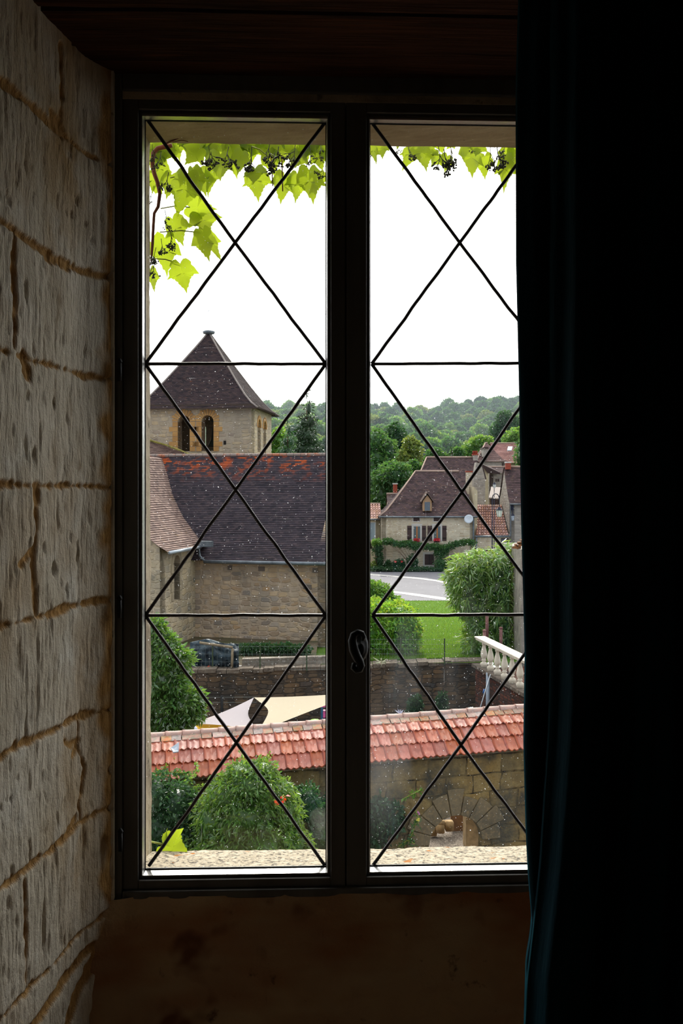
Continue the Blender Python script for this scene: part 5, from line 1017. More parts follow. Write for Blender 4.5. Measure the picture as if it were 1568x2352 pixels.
for u, v in ((1093, 1262), (1088, 1268), (1098, 1268), (1149, 1240), (1156, 1246), (1163, 1250), (1144, 1252), (1078, 1262), (1070, 1275), (1040, 1292), (1046, 1300), (1104, 1275), (1172, 1262), (1190, 1265), (1180, 1270), (1060, 1283)):
    p = P(u, v+8, 36); tips += [tuple(p)]*5
V, Q = leaf_cards(np.array(tips), .38, .13, -.9, .6, .1); link(fastmesh(bpy.data.meshes.new('top_leaves'), V-off, Q), 'top_leaves', M['lf_bamboo'], bam)
# grass blades along the wall edge and over the near lawn
n = 60000; vg_ = rng.uniform(1380, 1526, n); t_ = 6.0*F/(vg_-HV)
for _ in range(6): t_ = (6.0+1.5*np.clip((t_-33.5)/31.0, 0, 1))*F/(vg_-HV)
ug = rng.uniform(845, 1120, n); xg = (ug-HU)/F*t_; t_ = np.clip(t_, 33.95+.19*xg, 64.5); zg = np.array([ground_z(q) for q in t_])
base = np.array(CAM)[None]+np.array(RT)[None]*xg[:, None]+np.array(FW)[None]*t_[:, None]; base[:, 2] = zg
dirs = np.tile([0, 0, 1.6], (n, 1)); V, Q = leaf_cards(base, .09, .16, 0, .5, .05, dirs=dirs); tag(link(fastmesh(bpy.data.meshes.new('grass_blades'), V, Q), 'grass_blades', M['blade']), 'short green grass of the lawn above the dark wall', 'grass', kind='stuff')
for (u, v, m, lb, cnt_, sz) in ((876, 1516, 'fl_pale', 'small plant with pale spiky leaves on the wall edge', 9, .3), (1068, 1470, 'lf_bright', 'single pale leaf sprig before the dark bamboo foot', 3, .2)):
    b_ = P(u, v+4, 33.4); V, Q = leaf_cards(np.tile(np.array(b_), (cnt_, 1)), sz, .25, -.6, 1.2, .1); root = thing('spiky_plant', b_, lb, 'plant'); link(fastmesh(bpy.data.meshes.new('leaves'), V-np.array(b_), Q), 'leaves', M[m], root); q = MB(); q.tube([b_-Vector((0, 0, .06)), b_+Vector((0, 0, .1))], .008, 5); q.build('stem', M['petiole'], root)

# balustrade terrace
bo = Vector(((1108-HU)/F*32, 32)); bn = Vector(((1212-HU)/F*28.0, 28.0)); bd = (bn-bo).normalized(); bl_ = 7.0; zT = H(350*32/F); zBs = zT-.92
bdir = RT*bd.x+FW*bd.y; bnr = RT*bd.y*-1+FW*bd.x; bnr = -bnr if bnr.dot(RT) < 0 else bnr; borg = CAM+RT*bo.x+FW*bo.y; borg.z = 0
def bf(a, n, z): return borg+bdir*a+bnr*n+UP*z
bal = thing('balustrade', bf(0, .1, zBs), 'white cast stone balustrade with turned balusters above the brick wall', 'balustrade')
mb = MB(); mb.box(-.35, bl_, -.13, .17, zT-.11, zT-.05, bf); mb.box(-.38, bl_, -.16, .20, zT-.05, zT, bf); bevel(mb.build('handrail', M['stucco_white'], bal), .012)
prf = [(.095, 0), (.095, .05), (.11, .07), (.112, .13), (.06, .17), (.05, .20), (.075, .215), (.075, .235), (.055, .25), (.085, .31), (.105, .39), (.10, .46), (.075, .57), (.052, .66), (.048, .71), (.07, .725), (.07, .745), (.055, .76), (.085, .79), (.09, .815)]
bm0 = MB(); bm0.lathe(bf(.12, 0, zBs), prf, 18); first = bm0.build('baluster', M['stucco_white'], bal, smooth=True)
for i in range(1, 11):
    o = first.copy(); COL.objects.link(o); o.parent = bal; d_ = bdir*(.66*i); o.location = d_
mb = MB(); mb.box(-.6, bl_, -.18, .3, zBs-.10, zBs, bf); mb.build('base_coping', mat('dark_weathered_coping', S('#574c42'), .95, [(8, S('#7d7264'), .5, .7), (3, S('#332d28'), .5, .7)], (16, .7)), bal)
ter = MB(); ter.box(-.4, bl_, -.12, 6, ZC, zBs-.12, bf); tag(ter.build('wall_terrace', M['darkbrick']), 'old red brick terrace wall under the balustrade', 'wall', kind='structure')
for u0, v0, v1, t_, lb in ((1112, 1450, 1535, 32.6, 'reddish post at the end of the balustrade'), (1150, 1444, 1500, 33.2, 'short reddish post behind the handrail'), (1118, 1412, 1470, 33.3, 'tall dark post in front of the bamboo')):
    p_ = MB(); w_ = 3.4; a = P(u0-w_, v1, t_); p_.tube([P(u0, v1, t_), P(u0, v0, t_)], .055, 10); p_.lathe(P(u0, v0, t_), [(.055, 0), (.065, .01), (.065, .04), (.03, .06), (.001, .062)], 10); tag(p_.build('fence_post', M['brownpost'], smooth=True), lb, 'post')
mb = MB(); mb.tube([P(1121.5, 1545, 31.0), P(1120.5, 1700, 31.0)], .075, 12); tag(mb.build('drainpipe', M['pvc'], smooth=True), 'grey plastic drainpipe running down the terrace wall', 'pipe')
pl = thing('pool_pole', P(1095, 1640, 30), 'aluminium pole with a blue grip leaning on the terrace wall', 'pole'); mb = MB(); mb.tube([P(1095, 1650, 30), P(1126, 1549, 30.6)], .018, 8); mb.build('shaft', M['alu'], pl, smooth=True); mb = MB(); mb.tube([P(1109.5, 1592, 30.25), P(1112, 1583, 30.3)], .025, 8); tag(mb.build('grip', M['bluegrip'], pl, smooth=True), 'blue plastic grip')
mb = MB(); mb.tube([P(1072, 1650, 29), P(1078, 1627, 29), P(1083, 1626, 29), P(1094, 1645, 29)], .05, 8); tag(mb.build('garden_hose_arch', M['alu'], smooth=True), 'pale bent tube poking above the roof ridge', 'tube')
bshr = shrub('wall_weed', P(955, 1640, 32.8), [blob(955, 1618, 32.8, 14, 18), blob(950, 1632, 32.7, 12, 12)], 900, .12, 'lf_dark', 'dark plant growing at the foot of the retaining wall', 'weed', corek=.6)
shrub('wall_weed', P(1016, 1640, 32.8), [blob(1016, 1612, 32.8, 9, 20), blob(1018, 1628, 32.7, 8, 12)], 600, .12, 'lf_dark', 'narrow dark plant on the retaining wall near the terrace', 'weed', corek=.6)
ww = P(918, 1640, 27); V, Q = leaf_cards(np.tile(np.array(ww), (22, 1)), .16, .12, -.7, 1., 0.); root = thing('windmill_toy', ww, 'small white star shaped ornament showing above the roof ridge', 'ornament'); link(fastmesh(bpy.data.meshes.new('rays'), V-np.array(ww), Q), 'rays', M['whitep'], root); q = MB(); q.tube([ww-Vector((0, 0, 1.5)), ww], .015, 6); q.build('stick', M['alu'], root)

# sail shades
def sail(name, A, B, C_, m, label, n=26, sag=.12, hol=(.12, .12, .12), sub=0.):
    A, B, C_ = Vector(A), Vector(B), Vector(C_); cen = (A+B+C_)/3; nrm = (B-A).cross(C_-A).normalized(); nrm = nrm if nrm.z > 0 else -nrm; root = thing(name, cen, label, 'sail shade'); V = []; idx = {}
    for i in range(n+1):
        for j in range(n+1-i):
            a, b = i/n, j/n; c = 1-a-b; p = A*a+B*b+C_*c
            pull = 4*a*b*hol[0]*(1-c)**1+0; 
            p = p+(cen-p)*(4*a*b*(1-c)**3*hol[0]+4*b*c*(1-a)**3*hol[1]+4*c*a*(1-b)**3*hol[2])*2.2-nrm*sag*27*a*b*c
            idx[(i, j)] = len(V); V.append(tuple(p-cen))
    F_ = []
    for i in range(n):
        for j in range(n-i):
            F_.append((idx[(i, j)], idx[(i+1, j)], idx[(i, j+1)]))
            if (i+1, j+1) in idx: F_.append((idx[(i+1, j)], idx[(i+1, j+1)], idx[(i, j+1)]))
    me = bpy.data.meshes.new('cloth'); me.from_pydata(V, [], F_); o = link(me, 'cloth', M[m], root, smooth=True)
    return root
sail('sun_sail', P(583, 1602, 27.5), P(830, 1590, 25), P(592, 1682, 22.5), 'sailcream', 'cream triangular sail shade stretched over the courtyard', hol=(.05, .03, .16), sag=.05)
sail('sun_sail', P(583, 1602, 27.5), P(440, 1662, 26), P(590, 1678, 23), 'sailgrey', 'grey triangular sail shade next to the cream one', hol=(.07, .06, .15), sag=.05)
for u, t_, lb in ((509.5, 31.5, 'thin dark post holding wires behind the grey sail'),): mb = MB(); mb.tube([P(u, 1700, t_), P(u, 1598, t_)], .045, 8); tag(mb.build('sail_post', M['iron'], smooth=True), lb, 'post')
mb = MB()
for v in (1602, 1614): mb.tube([P(470, v, 31.5), P(590, v-1, 31.5)], .006, 4)
tag(mb.build('wire_line', M['wire']), 'two dark wires strung behind the grey sail', 'wire')
yk = thing('kayak', P(460, 1672, 26), 'long yellow plastic boat lying behind the tiled ridge', 'boat'); bm = bmesh.new(); bmesh.ops.create_uvsphere(bm, u_segments=24, v_segments=12, radius=1)
for v in bm.verts: x, y, z = v.co; v.co = (RT*(x*1.05)+FW*(y*.35*(1-.5*x*x))+UP*(z*.14+.05*x*x))
me = bpy.data.meshes.new('hull'); bm.to_mesh(me); bm.free(); link(me, 'hull', M['yellow'], yk, smooth=True)
mb = MB(); mb.lathe(P(444, 1690, 25.5), [(.14, 0), (.13, .1), (.1, .2), (.04, .26), (.001, .275)], 16); tag(mb.build('white_ball', M['whitep'], smooth=True), 'pale rounded top in front of the yellow boat', 'ball')
ph = thing('play_house', P(748, 1680, 28), 'pink and blue plastic toy showing at the corner under the cream sail', 'toy')
for u0, u1, v0, v1, nm, m in ((735, 790, 1614, 1619, 'roof', 'pink'), (737, 742, 1619, 1670, 'frame', 'bluep'), (739, 790, 1630, 1643, 'panel', 'pink'), (740, 790, 1645, 1700, 'frame', 'bluep')): rect(ph, 28, u0, u1, v0, v1, nm, M[m], .3)
mb = MB(); mb.lathe(P(723, 1662, 27), [(.10, 0), (.13, .08), (.12, .1), (.001, .12)], 12); tag(mb.build('green_pail', M['greenp'], smooth=True), 'bright green plastic pail beside the tiled ridge', 'pail')

# ================================================================== GARDEN WALL WITH TILED COPING
q0 = P(338, 1690, 18.6); q1 = P(1212, 1622, 19.9); q0.z = q1.z = 0; gdir = (q1-q0).normalized(); gn = Vector((gdir.y, -gdir.x, 0)); zR = H(4.66)
def gf(a, n, z): return q0+gdir*a+gn*n+UP*(z+.0356*a)        # n towards us
GA0, GA1 = -2.6, 10.5; gw_ = thing('garden_wall', gf(4, 0, ZC), 'stone garden wall with an arch and an orange tiled coping', 'wall')
rows = [(.20, 22), (.26, 24), (.32, 30), (.34, 34)]; prof_ = [(0.05, zR-.03)]
for L_, dg in rows: n_0, z_0 = prof_[-1]; prof_.append((n_0+L_*math.cos(math.radians(dg)), z_0-L_*math.sin(math.radians(dg))))
EAVE = prof_[-1]
mb = MB(); wn0 = EAVE[0]-.22; arc = (1044-HU)/F; 
def ga(u, n):      # position along the wall of a picture column, at offset n
    d = FW+(u-HU)/F*RT; o_ = CAM-q0-gn*n; M2 = Matrix(((gdir.x, -d.x), (gdir.y, -d.y))); s_ = M2.inverted() @ Vector((CAM.x-(q0.x+gn.x*n), CAM.y-(q0.y+gn.y*n))); return s_.x
aC = ga(1046, wn0); tC_ = (gf(aC, wn0, 0)-CAM).dot(FW); zAt = H((1872-HV)/F*tC_)-.0356*aC; hwA = 63/F*tC_
wall_panel(mb, gf, GA0, GA1, ZC-.1, EAVE[1]+.12, [(aC, hwA, ZC, zAt, True)], wn0, wn0-.55)
mb.build('masonry', M['ashlar'], gw_)
for i in range(9):
    th0, th1 = math.pi*(i+.03)/9, math.pi*(i+.97)/9; ro = hwA+.36+.07*((i*5) % 3); q = MB(); q.prism([gf(aC+r_*math.cos(th), wn0+.03, zAt-hwA+r_*math.sin(th)) for r_, th in ((hwA, th0), (ro, th0), (ro, (th0+th1)/2), (ro, th1), (hwA, th1))], gn*-.4); bevel(q.build('voussoir', M['voussoir'], gw_), .012)
# underlay so no light leaks through
mb = MB(); pp = [(n_, z_-.035) for n_, z_ in prof_]
for (n_0, z_0), (n_1, z_1) in zip(pp, pp[1:]): mb.quad(gf(GA0, n_0, z_0), gf(GA1, n_0, z_0), gf(GA1, n_1, z_1), gf(GA0, n_1, z_1))
mb.quad(gf(GA0, -.02, pp[0][1]+.01), gf(GA1, -.02, pp[0][1]+.01), gf(GA1, -.75, pp[-1][1]+.2), gf(GA0, -.75, pp[-1][1]+.2)); mb.box(GA0, GA1, wn0-.55, wn0, EAVE[1]+.1, EAVE[1]+.16, gf); mb.build('roof_boarding', M['wood'], gw_)
def tile(mb, a, w_, n0, z0, n1, z1, kind):     # top edge (n0,z0) to lower edge (n1,z1)
    nx, ny = (10, 6) if kind else (3, 2); dn, dz = n1-n0, z1-z0; L_ = math.hypot(dn, dz); un = (-dz/L_, dn/L_); jit = random.uniform(-.004, .004); tl_ = random.uniform(-.004, .004); V = []
    for j in range(ny+1):
        fj = j/ny*1.06-.03
        for i in range(nx+1):
            fi = i/nx; h = .018+.012*fj+jit+tl_*fi
            if kind:
                if fi < .19: h += .026*math.sin(math.pi*fi/.19)**.6
                h += .004*math.sin(fi*12)
                d2 = math.hypot((fi-.6)/.09, (fj-.32)/.16); h += .014*max(0, 1-d2)
                if fj > .72: h += .010*(fj-.72)/.28*abs(math.cos((fi-.19)*math.pi*2.45))
                ext = (.022*abs(math.sin((fi-.19)/.81*math.pi*2)) if j == ny and fi > .19 else 0)
            else: h += random.uniform(-.003, .003); ext = 0
            nn_ = n0+dn*fj+un[0]*h+dn/L_*ext; z_ = z0+dz*fj+un[1]*h+dz/L_*ext; V.append(gf(a+w_*fi*.985, nn_, z_))
    b = (nx+1); F_ = [(j*b+i, j*b+i+1, (j+1)*b+i+1, (j+1)*b+i) for j in range(ny) for i in range(nx)]
    o_ = len(V); V += [V[ny*b+i]-Vector((0, 0, .022))-gn*.004 for i in range(nx+1)]; F_ += [(ny*b+i, ny*b+i+1, o_+i+1, o_+i) for i in range(nx)]
    mb.add(V, F_)
random.seed(21)
for r_, ((n_0, z_0), (n_1, z_1)) in enumerate(zip(prof_, prof_[1:])):
    mb = MB(); kind = 1 if r_ else 0; w_ = .232 if kind else .19; n = int((GA1-GA0)/w_)
    for i in range(n):
        a = GA0+i*w_+(.07*r_)+(random.uniform(-.01, .01) if not kind else 0); tile(mb, a, w_*(1 if kind else random.uniform(.93, 1.0)), n_0, z_0, n_1, z_1, kind)
    o = mb.build('tile_course', M['terracotta'] if kind else M['oldtile'], gw_); tag(o, None if kind else 'mixed grey and pink flat tiles'); 
    if kind: o.data.polygons.foreach_set('use_smooth', np.ones(len(o.data.polygons), dtype=bool)); ed = o.modifiers.new('e', 'EDGE_SPLIT'); ed.split_angle = math.radians(50)
a = GA0
while a < GA1:
    w_ = random.choice([.315, .33, .34]); q = MB(); n = 10; V = []
    for k_, aa in enumerate((a-.02, a+.04, a+w_*.5, a+w_)):
        r0 = (.108, .104, .098, .094)[k_]
        for i in range(n+1): th = math.pi*(-.08+1.16*i/n); V.append(gf(aa, .0+r0*math.cos(th)*.95, zR-.075+r0*math.sin(th)))
    q.add(V, [(k_*(n+1)+i, k_*(n+1)+i+1, (k_+1)*(n+1)+i+1, (k_+1)*(n+1)+i) for k_ in range(3) for i in range(n)]); o = q.build('ridge_tile', M['ridgetile'], gw_, smooth=True); o.modifiers.new('s', 'SOLIDIFY').thickness = -.012; a += w_
# stones and a slab on the gravel behind the arch
random.seed(2)
for u, v, r_, lb in ((993, 1911, 10, 'small tan stone at the end of the row under the arch'), (1011, 1902, 11, 'squarish tan stone under the arch, third along'), (1032, 1900, 12, 'pale squared stone leaning on the brown slab under the arch'), (1013, 1890, 9, 'rounded stone lying on top of the row under the arch'), (1002, 1898, 8, 'narrow upright stone under the arch')):
    t_ = tC_+2.8; c = P(u, v, t_); R_ = r_/F*t_; bm = bmesh.new(); bmesh.ops.create_cube(bm, size=1.7*R_); bmesh.ops.bevel(bm, geom=bm.edges[:], offset=R_*.14, segments=2, affect='EDGES')
    for vv_ in bm.verts: vv_.co += mnoise.noise_vector(vv_.co*2+Vector((u, 0, 0)))*R_*.4
    me = bpy.data.meshes.new('stone'); bm.to_mesh(me); bm.free(); tag(link(me, 'stone', M['boulder'], loc=c, smooth=True), lb, 'stone')
mb = MB(); t_ = tC_+3.1; mb.prism([P(1036, 1915, t_), P(1070, 1910, t_), P(1070, 1862, t_), P(1035, 1862, t_)], FW*.12); tag(mb.build('wooden_board', mat('brown_board', S('#8f6d4c'), .9, [(4, S('#6d5038'), .4, .7)])), 'broad brown board standing behind the stones under the arch', 'board')
mb = MB(); t2 = tC_+1.0; mb.box(-3.5, 2.5, 3.4, 3.7, ZC, H((1858-HV)/F*(tC_+3.6))-.0356*aC, lambda a, n, z: gf(aC+a, -n, z)); tag(mb.build('wall_low', M['voussoir']), 'low stone wall seen through the arch', 'wall', kind='structure')
g = MB(); zg_ = H((1916-HV)/F*(tC_+3.0))-.0356*aC; g.box(-3.0, 2.5, 1.0, 3.4, ZC-.1, zg_, lambda a, n, z: gf(aC+a, -n, z)); tag(g.build('ground_arch', M['gravel']), 'pale gravel bed behind the arch', 'ground', kind='structure')
mb = MB(); mb.prism([P(1070, 1960, tC_+.5), P(1070, 1878, tC_+.5), P(1085, 1882, tC_+.35), P(1108, 1908, tC_+.2), P(1116, 1960, tC_+.2)], FW*.5); tag(mb.build('arch_slab', M['boulder']), 'tan stone slab leaning inside the right of the arch', 'slab')

# ================================================================== NEAR PLANTS
def bp(t, L): return [blob(u, v, t+dt_, ru, rv) for u, v, ru, rv, dt_ in L]
shrub('glossy_tree', P(385, 1800, 23), bp(23, [(350, 1470, 40, 45, 0), (375, 1500, 45, 45, 0), (410, 1515, 33, 28, 0), (365, 1560, 55, 50, 0), (400, 1560, 30, 30, 0), (360, 1620, 60, 50, 0), (420, 1620, 45, 38, 0), (450, 1610, 26, 24, 0), (440, 1640, 30, 24, 0), (355, 1670, 60, 40, 0), (320, 1560, 50, 80, .5), (400, 1660, 40, 30, 0), (345, 1445, 30, 24, 0)]), 13000, .14, 'lf_gloss', 'glossy leaved small tree against the left window jamb', 'tree', inner=.78, corek=.76, aspect=.42)
tv = bp(16.2, [(575, 1800, 70, 45, 0), (530, 1830, 60, 50, 0), (620, 1825, 60, 45, 0), (570, 1870, 90, 60, 0), (500, 1880, 60, 60, .2), (640, 1880, 55, 55, .2), (590, 1930, 110, 60, 0), (520, 1950, 90, 50, 0), (655, 1940, 60, 50, 0), (560, 1770, 40, 20, 0), (600, 1765, 35, 18, 0)])
shrub('trumpet_vine', P(575, 2080, 16.2), tv, 13000, .10, 'lf_trumpet', 'large arching trumpet vine growing over the tiled coping', 'climbing plant', inner=.72, corek=.72, r=.04, aspect=.34, droop=.7)
lo = bp(16.8, [(350, 1840, 50, 55, 0), (400, 1850, 50, 45, 0), (440, 1870, 40, 50, 0), (370, 1900, 70, 60, 0), (430, 1930, 60, 60, 0), (345, 1930, 60, 60, 0), (700, 1860, 40, 50, .5), (720, 1930, 60, 50, .5), (690, 1900, 40, 50, .5), (770, 1890, 50, 60, .8)])
shrub('dark_creeper', P(400, 2080, 16.8), lo[:6], 9000, .085, 'lf_dark', 'dark green creeper mass under the eave beside the left jamb', 'creeper', inner=.84, corek=.86, aspect=.5)
shrub('dark_creeper', P(720, 2080, 17.5), lo[6:], 6000, .085, 'lf_dark', 'dark green creeper under the eave next to the centre post', 'creeper', inner=.84, corek=.86, aspect=.5)
def sprig(pts, t0, n, size, m, label, wid=5, name='creeper_sprig', cat='creeper', group=None):
    pp_ = [P(u, v, t0+dt_) for u, v, dt_ in pts]; root = thing(name, pp_[0], label, cat, group); q = MB(); q.tube(pp_, .008, 6); q.build('stem', M['petiole'], root, smooth=True)
    rs = resample(pp_, 40); c = np.array([rs[random.randrange(41)] for _ in range(n)])+rng.normal(size=(n, 3))*wid/F*t0*.6; V, Q = leaf_cards(c, size, .5, .2, 1., .1); link(fastmesh(bpy.data.meshes.new('leaves'), V-np.array(root.location), Q), 'leaves', M[m], root); return root
sprig([(346, 1830, 0), (352, 1790, .3), (375, 1765, .5), (398, 1745, .8), (402, 1715, 1.2)], 17.3, 190, .075, 'lf_bright', 'leafy shoot climbing the tiles to the blue-grey flashing')
sprig([(340, 1722, 1.7), (362, 1716, 1.8), (388, 1708, 1.9)], 16.9, 90, .065, 'lf_bright', 'short leafy shoot on the top tiles beside the left jamb')
sprig([(346, 1795, .3), (390, 1775, .4), (428, 1775, .4), (440, 1800, .1)], 17.2, 220, .075, 'lf_mid', 'leafy shoot lying along the lower tiles left of the trumpet vine')
sprig([(430, 1800, 0), (455, 1765, .5), (452, 1750, .7)], 17.2, 70, .06, 'lf_bright', 'small leafy shoot standing on the tiles near the trumpet vine')
sprig([(440, 1808, 0), (480, 1806, 0), (520, 1795, -.2), (560, 1775, 0)], 17.0, 150, .07, 'lf_bright', 'arching shoot linking the left creeper and the trumpet vine')
sprig([(565, 1770, 0), (560, 1745, .5), (556, 1725, .8)], 17.2, 60, .06, 'lf_bright', 'upright trumpet vine shoot crossing the middle tiles')
sprig([(600, 1770, 0), (612, 1745, .4), (618, 1735, .6)], 17.2, 55, .06, 'lf_bright', 'upright shoot right of the other one on the middle tiles')
sprig([(620, 1790, 0), (645, 1795, .2), (668, 1812, .0)], 16.9, 110, .07, 'lf_bright', 'trumpet vine shoot bending toward the orange flowers')
sprig([(340, 1770, .6), (352, 1750, .8), (360, 1745, 1)], 17.2, 60, .06, 'lf_mid', 'small creeper tuft on the tiles against the left jamb')
mb = MB(); fz = [P(392, 1725, 17.95), P(411, 1712, 18.0), P(410, 1733, 17.8), P(398, 1735, 17.75)]; mb.prism([p+Vector((0, 0, .06)) for p in fz], (0, 0, -.02)); tag(mb.build('metal_flashing', M['pvc']), 'small blue-grey metal patch on the tiles', 'flashing')
for u, v, lb in ((648, 1832, 'bright orange trumpet flower, upper of the pair'), (640, 1845, 'bright orange trumpet flower, lower of the pair')):
    b_ = P(u, v, 15.7); root = thing('trumpet_flower', b_, lb, 'flower'); c = np.tile(np.array(b_), (9, 1))+rng.normal(size=(9, 3))*.02; V, Q = leaf_cards(c, .06, .8, 0, 1.2, .1); link(fastmesh(bpy.data.meshes.new('petals'), V-np.array(b_), Q), 'petals', M['fl_orange'], root); q = MB(); q.tube([b_, b_+Vector((.02, .05, .03))], .01, 6); q.build('calyx', M['petiole'], root)
shrub('rose_bush', P(880, 2060, 18.3), bp(18.3, [(868, 1850, 20, 20, 0), (905, 1868, 22, 20, 0), (870, 1885, 28, 18, 0), (898, 1892, 26, 22, 0), (870, 1930, 18, 20, 0)]), 1300, .11, 'lf_dark', 'dark rose bush against the stone wall right of the centre post', 'bush', inner=.4, corek=0, r=.02)
sprig([(938, 1935, 0), (950, 1905, 0), (958, 1875, 0), (955, 1862, 0)], 18.1, 70, .06, 'lf_mid', 'slender plant with a pink bloom left of the arch', 6, 'garden_plant', 'plant')
sprig([(925, 1835, 0), (945, 1825, 0), (970, 1812, 0)], 18.1, 40, .07, 'lf_bright', 'light green sprig in front of the upper wall stones', 4, 'garden_plant', 'plant')
sprig([(915, 1945, 0), (935, 1930, 0), (952, 1938, 0)], 18.1, 70, .06, 'lf_mid', 'low sprig beside the gravel near the sill', 5, 'garden_plant', 'plant')
for u, v, m, lb in ((961, 1867, 'fl_pink', 'pale pink bloom left of the arch'), (960, 1882, 'fl_yellow', 'pale yellow bloom below the pink one')):
    b_ = P(u, v, 17.9); root = thing('garden_flower', b_, lb, 'flower'); V, Q = leaf_cards(np.tile(np.array(b_), (12, 1)), .035, .9, 0, 1.2, .1); link(fastmesh(bpy.data.meshes.new('petals'), V-np.array(b_), Q), 'petals', M[m], root); q = MB(); q.tube([b_, b_-Vector((0, 0, .08))], .004, 5); q.build('stalk', M['petiole'], root)

# ================================================================== VINE ROUND THE WINDOW
def leaf_outline():
    h = [(0, .0), (.06, .10), (.20, .20), (.36, .22), (.50, .14), (.60, .02), (.62, -.10), (.74, -.22), (.80, -.40), (.92, -.56), (.72, -.52), (.62, -.50), (.56, -.58), (.50, -.56), (.44, -.66), (.36, -.70), (.34, -.80), (.24, -.86), (.20, -.98), (.10, -1.04), (.02, -1.28)]
    return h
def vine_leaf_mesh(seed, asym=.0):
    random.seed(seed); h = leaf_outline(); R_ = [(x*(1+random.uniform(-.06, .06)), z+random.uniform(-.02, .02)) for x, z in h]; Lh = [(-x*(1+random.uniform(-.08, .08))*(1-asym), z+random.uniform(-.03, .03)) for x, z in h[1:-1]]
    out = R_+Lh[::-1]; n = len(out); V = []; F_ = []; rings = (1., .72, .42, .16); cx, cz = 0, -.38; ph = random.uniform(0, 6)
    for r_ in rings:
        for x, z in out:
            px, pz = cx+(x-cx)*r_, cz+(z-cz)*r_; y = -.10*abs(px)**1.3+.05*math.sin(px*5+ph)*r_+.06*(pz+.4)**2*(-1)+.03*math.sin(pz*7+ph)*r_ + .05*abs(px); V.append((px, y, pz))
    V.append((cx, .0, cz)); m_ = len(rings)
    for k_ in range(m_-1):
        for i in range(n): j = (i+1) % n; F_.append((k_*n+i, k_*n+j, (k_+1)*n+j, (k_+1)*n+i))
    for i in range(n): F_.append(((m_-1)*n+i, (m_-1)*n+(i+1) % n, len(V)-1))
    me = bpy.data.meshes.new('vine_leaf'); me.from_pydata(V, [], F_); me.materials.append(M['vineleaf']); me.polygons.foreach_set('use_smooth', np.ones(len(F_), dtype=bool)); return me
vls = [vine_leaf_mesh(i, a_) for i, a_ in enumerate((0, .15, -.1, .25, .05))]
vine = thing('climbing_vine', atY(355, 420, .22), 'climbing vine with sunlit lobed leaves framing the top left of the window', 'vine'); vo = vine.location.copy()
def put_leaf(u, v, tu, tv, wd=None, y=.24, i=None):
    A_ = atY(u, v, y); B_ = atY(tu, tv, y+random.uniform(-.02, .02)); d = B_-A_; L_ = d.length/1.28; ang = math.atan2(d.x, -d.z)
    o = bpy.data.objects.new('leaf', vls[random.randrange(5) if i is None else i]); COL.objects.link(o); o.parent = vine; o.location = A_-vo
    sx = L_ if wd is None else wd/F*(y+1.95)/1.75; o.scale = (sx, L_, L_); o.rotation_euler = (random.uniform(-.35, .15), -ang, random.uniform(-.5, .5)) ; o.rotation_mode = 'ZXY'
    q = MB(); e_ = A_+Vector((random.uniform(-.02, .02)-.6*d.x*.5, random.uniform(-.03, 0), random.uniform(.02, .05))); q.tube([A_, A_.lerp(e_, .5)+Vector((0, -.004, .004)), e_], .0011, 5)
    q.v = [((p[0]-A_.x), p[1]-A_.y, p[2]-A_.z) for p in q.v]; return o
c1f = lambda x, z: (320+x/3.41, 240+z/3.41); c2f = lambda x, z: (830+x/3.92, 240+z/3.92)
random.seed(31)
LV = [(c1f, 375, 560, 290, 880, 300, .20), (c1f, 250, 560, 215, 790, 200, .27), (c1f, 470, 520, 530, 760, 230, .26), (c1f, 265, 905, 355, 1135, 230, .24), (c1f, 385, 800, 640, 850, 250, .27), (c1f, 470, 860, 560, 1060, 300, .27),
      (c1f, 495, 1005, 560, 1275, 190, .22), (c1f, 510, 1000, 655, 1260, 150, .25), (c1f, 200, 1050, 205, 1340, 230, .24), (c1f, 320, 1250, 362, 1470, 235, .22), (c1f, 95, 1300, 145, 1515, 110, .25), (c1f, 630, 400, 636, 655, 230, .24), (c1f, 905, 520, 935, 800, 250, .24),
      (c1f, 905, 500, 895, 660, 200, .21), (c1f, 800, 380, 770, 595, 170, .25), (c1f, 1130, 560, 1098, 800, 190, .24), (c1f, 1320, 520, 1352, 805, 290, .21), (c1f, 1240, 560, 1214, 795, 200, .25), (c1f, 1400, 540, 1400, 700, 160, .26), (c1f, 560, 480, 540, 740, 150, .25), (c1f, 720, 340, 765, 570, 200, .27), (c1f, 470, 350, 360, 490, 180, .26), (c1f, 150, 440, 170, 660, 180, .28),
      (c1f, 430, 520, 495, 800, 170, .22), (c1f, 1010, 380, 1060, 560, 200, .27), (c1f, 1240, 380, 1190, 560, 200, .27), (c1f, 1380, 370, 1440, 520, 180, .28), (c1f, 130, 640, 190, 720, 120, .29),
      (c2f, 90, 350, 122, 620, 130, .24), (c2f, 190, 350, 180, 530, 120, .25), (c2f, 530, 360, 577, 645, 280, .24), (c2f, 470, 380, 370, 600, 200, .26), (c2f, 770, 470, 745, 612, 160, .25), (c2f, 690, 450, 600, 600, 160, .26), (c2f, 985, 390, 970, 718, 280, .23), (c2f, 1110, 470, 1112, 690, 170, .25), (c2f, 1290, 480, 1268, 835, 210, .22), (c2f, 1380, 420, 1440, 730, 200, .24), (c2f, 1050, 360, 1010, 500, 200, .21), (c2f, 1340, 380, 1240, 620, 160, .24)]
for f_, x0, z0, x1, z1, wd, y in LV:
    a_ = f_(x0, z0); b_ = f_(x1, z1); put_leaf(*a_, *b_, wd/(3.41 if f_ is c1f else 3.92)*1.02, y)
for u in list(range(350, 752, 11))+list(range(868, 1195, 24)):
    v = 318+random.uniform(-8, 14); L_ = random.uniform(38, 62)*(1 if u < 760 else .6); put_leaf(u+random.uniform(-6, 6), v, u+random.uniform(-22, 22), v+L_, L_*random.uniform(.85, 1.1), .27+random.uniform(0, .05))
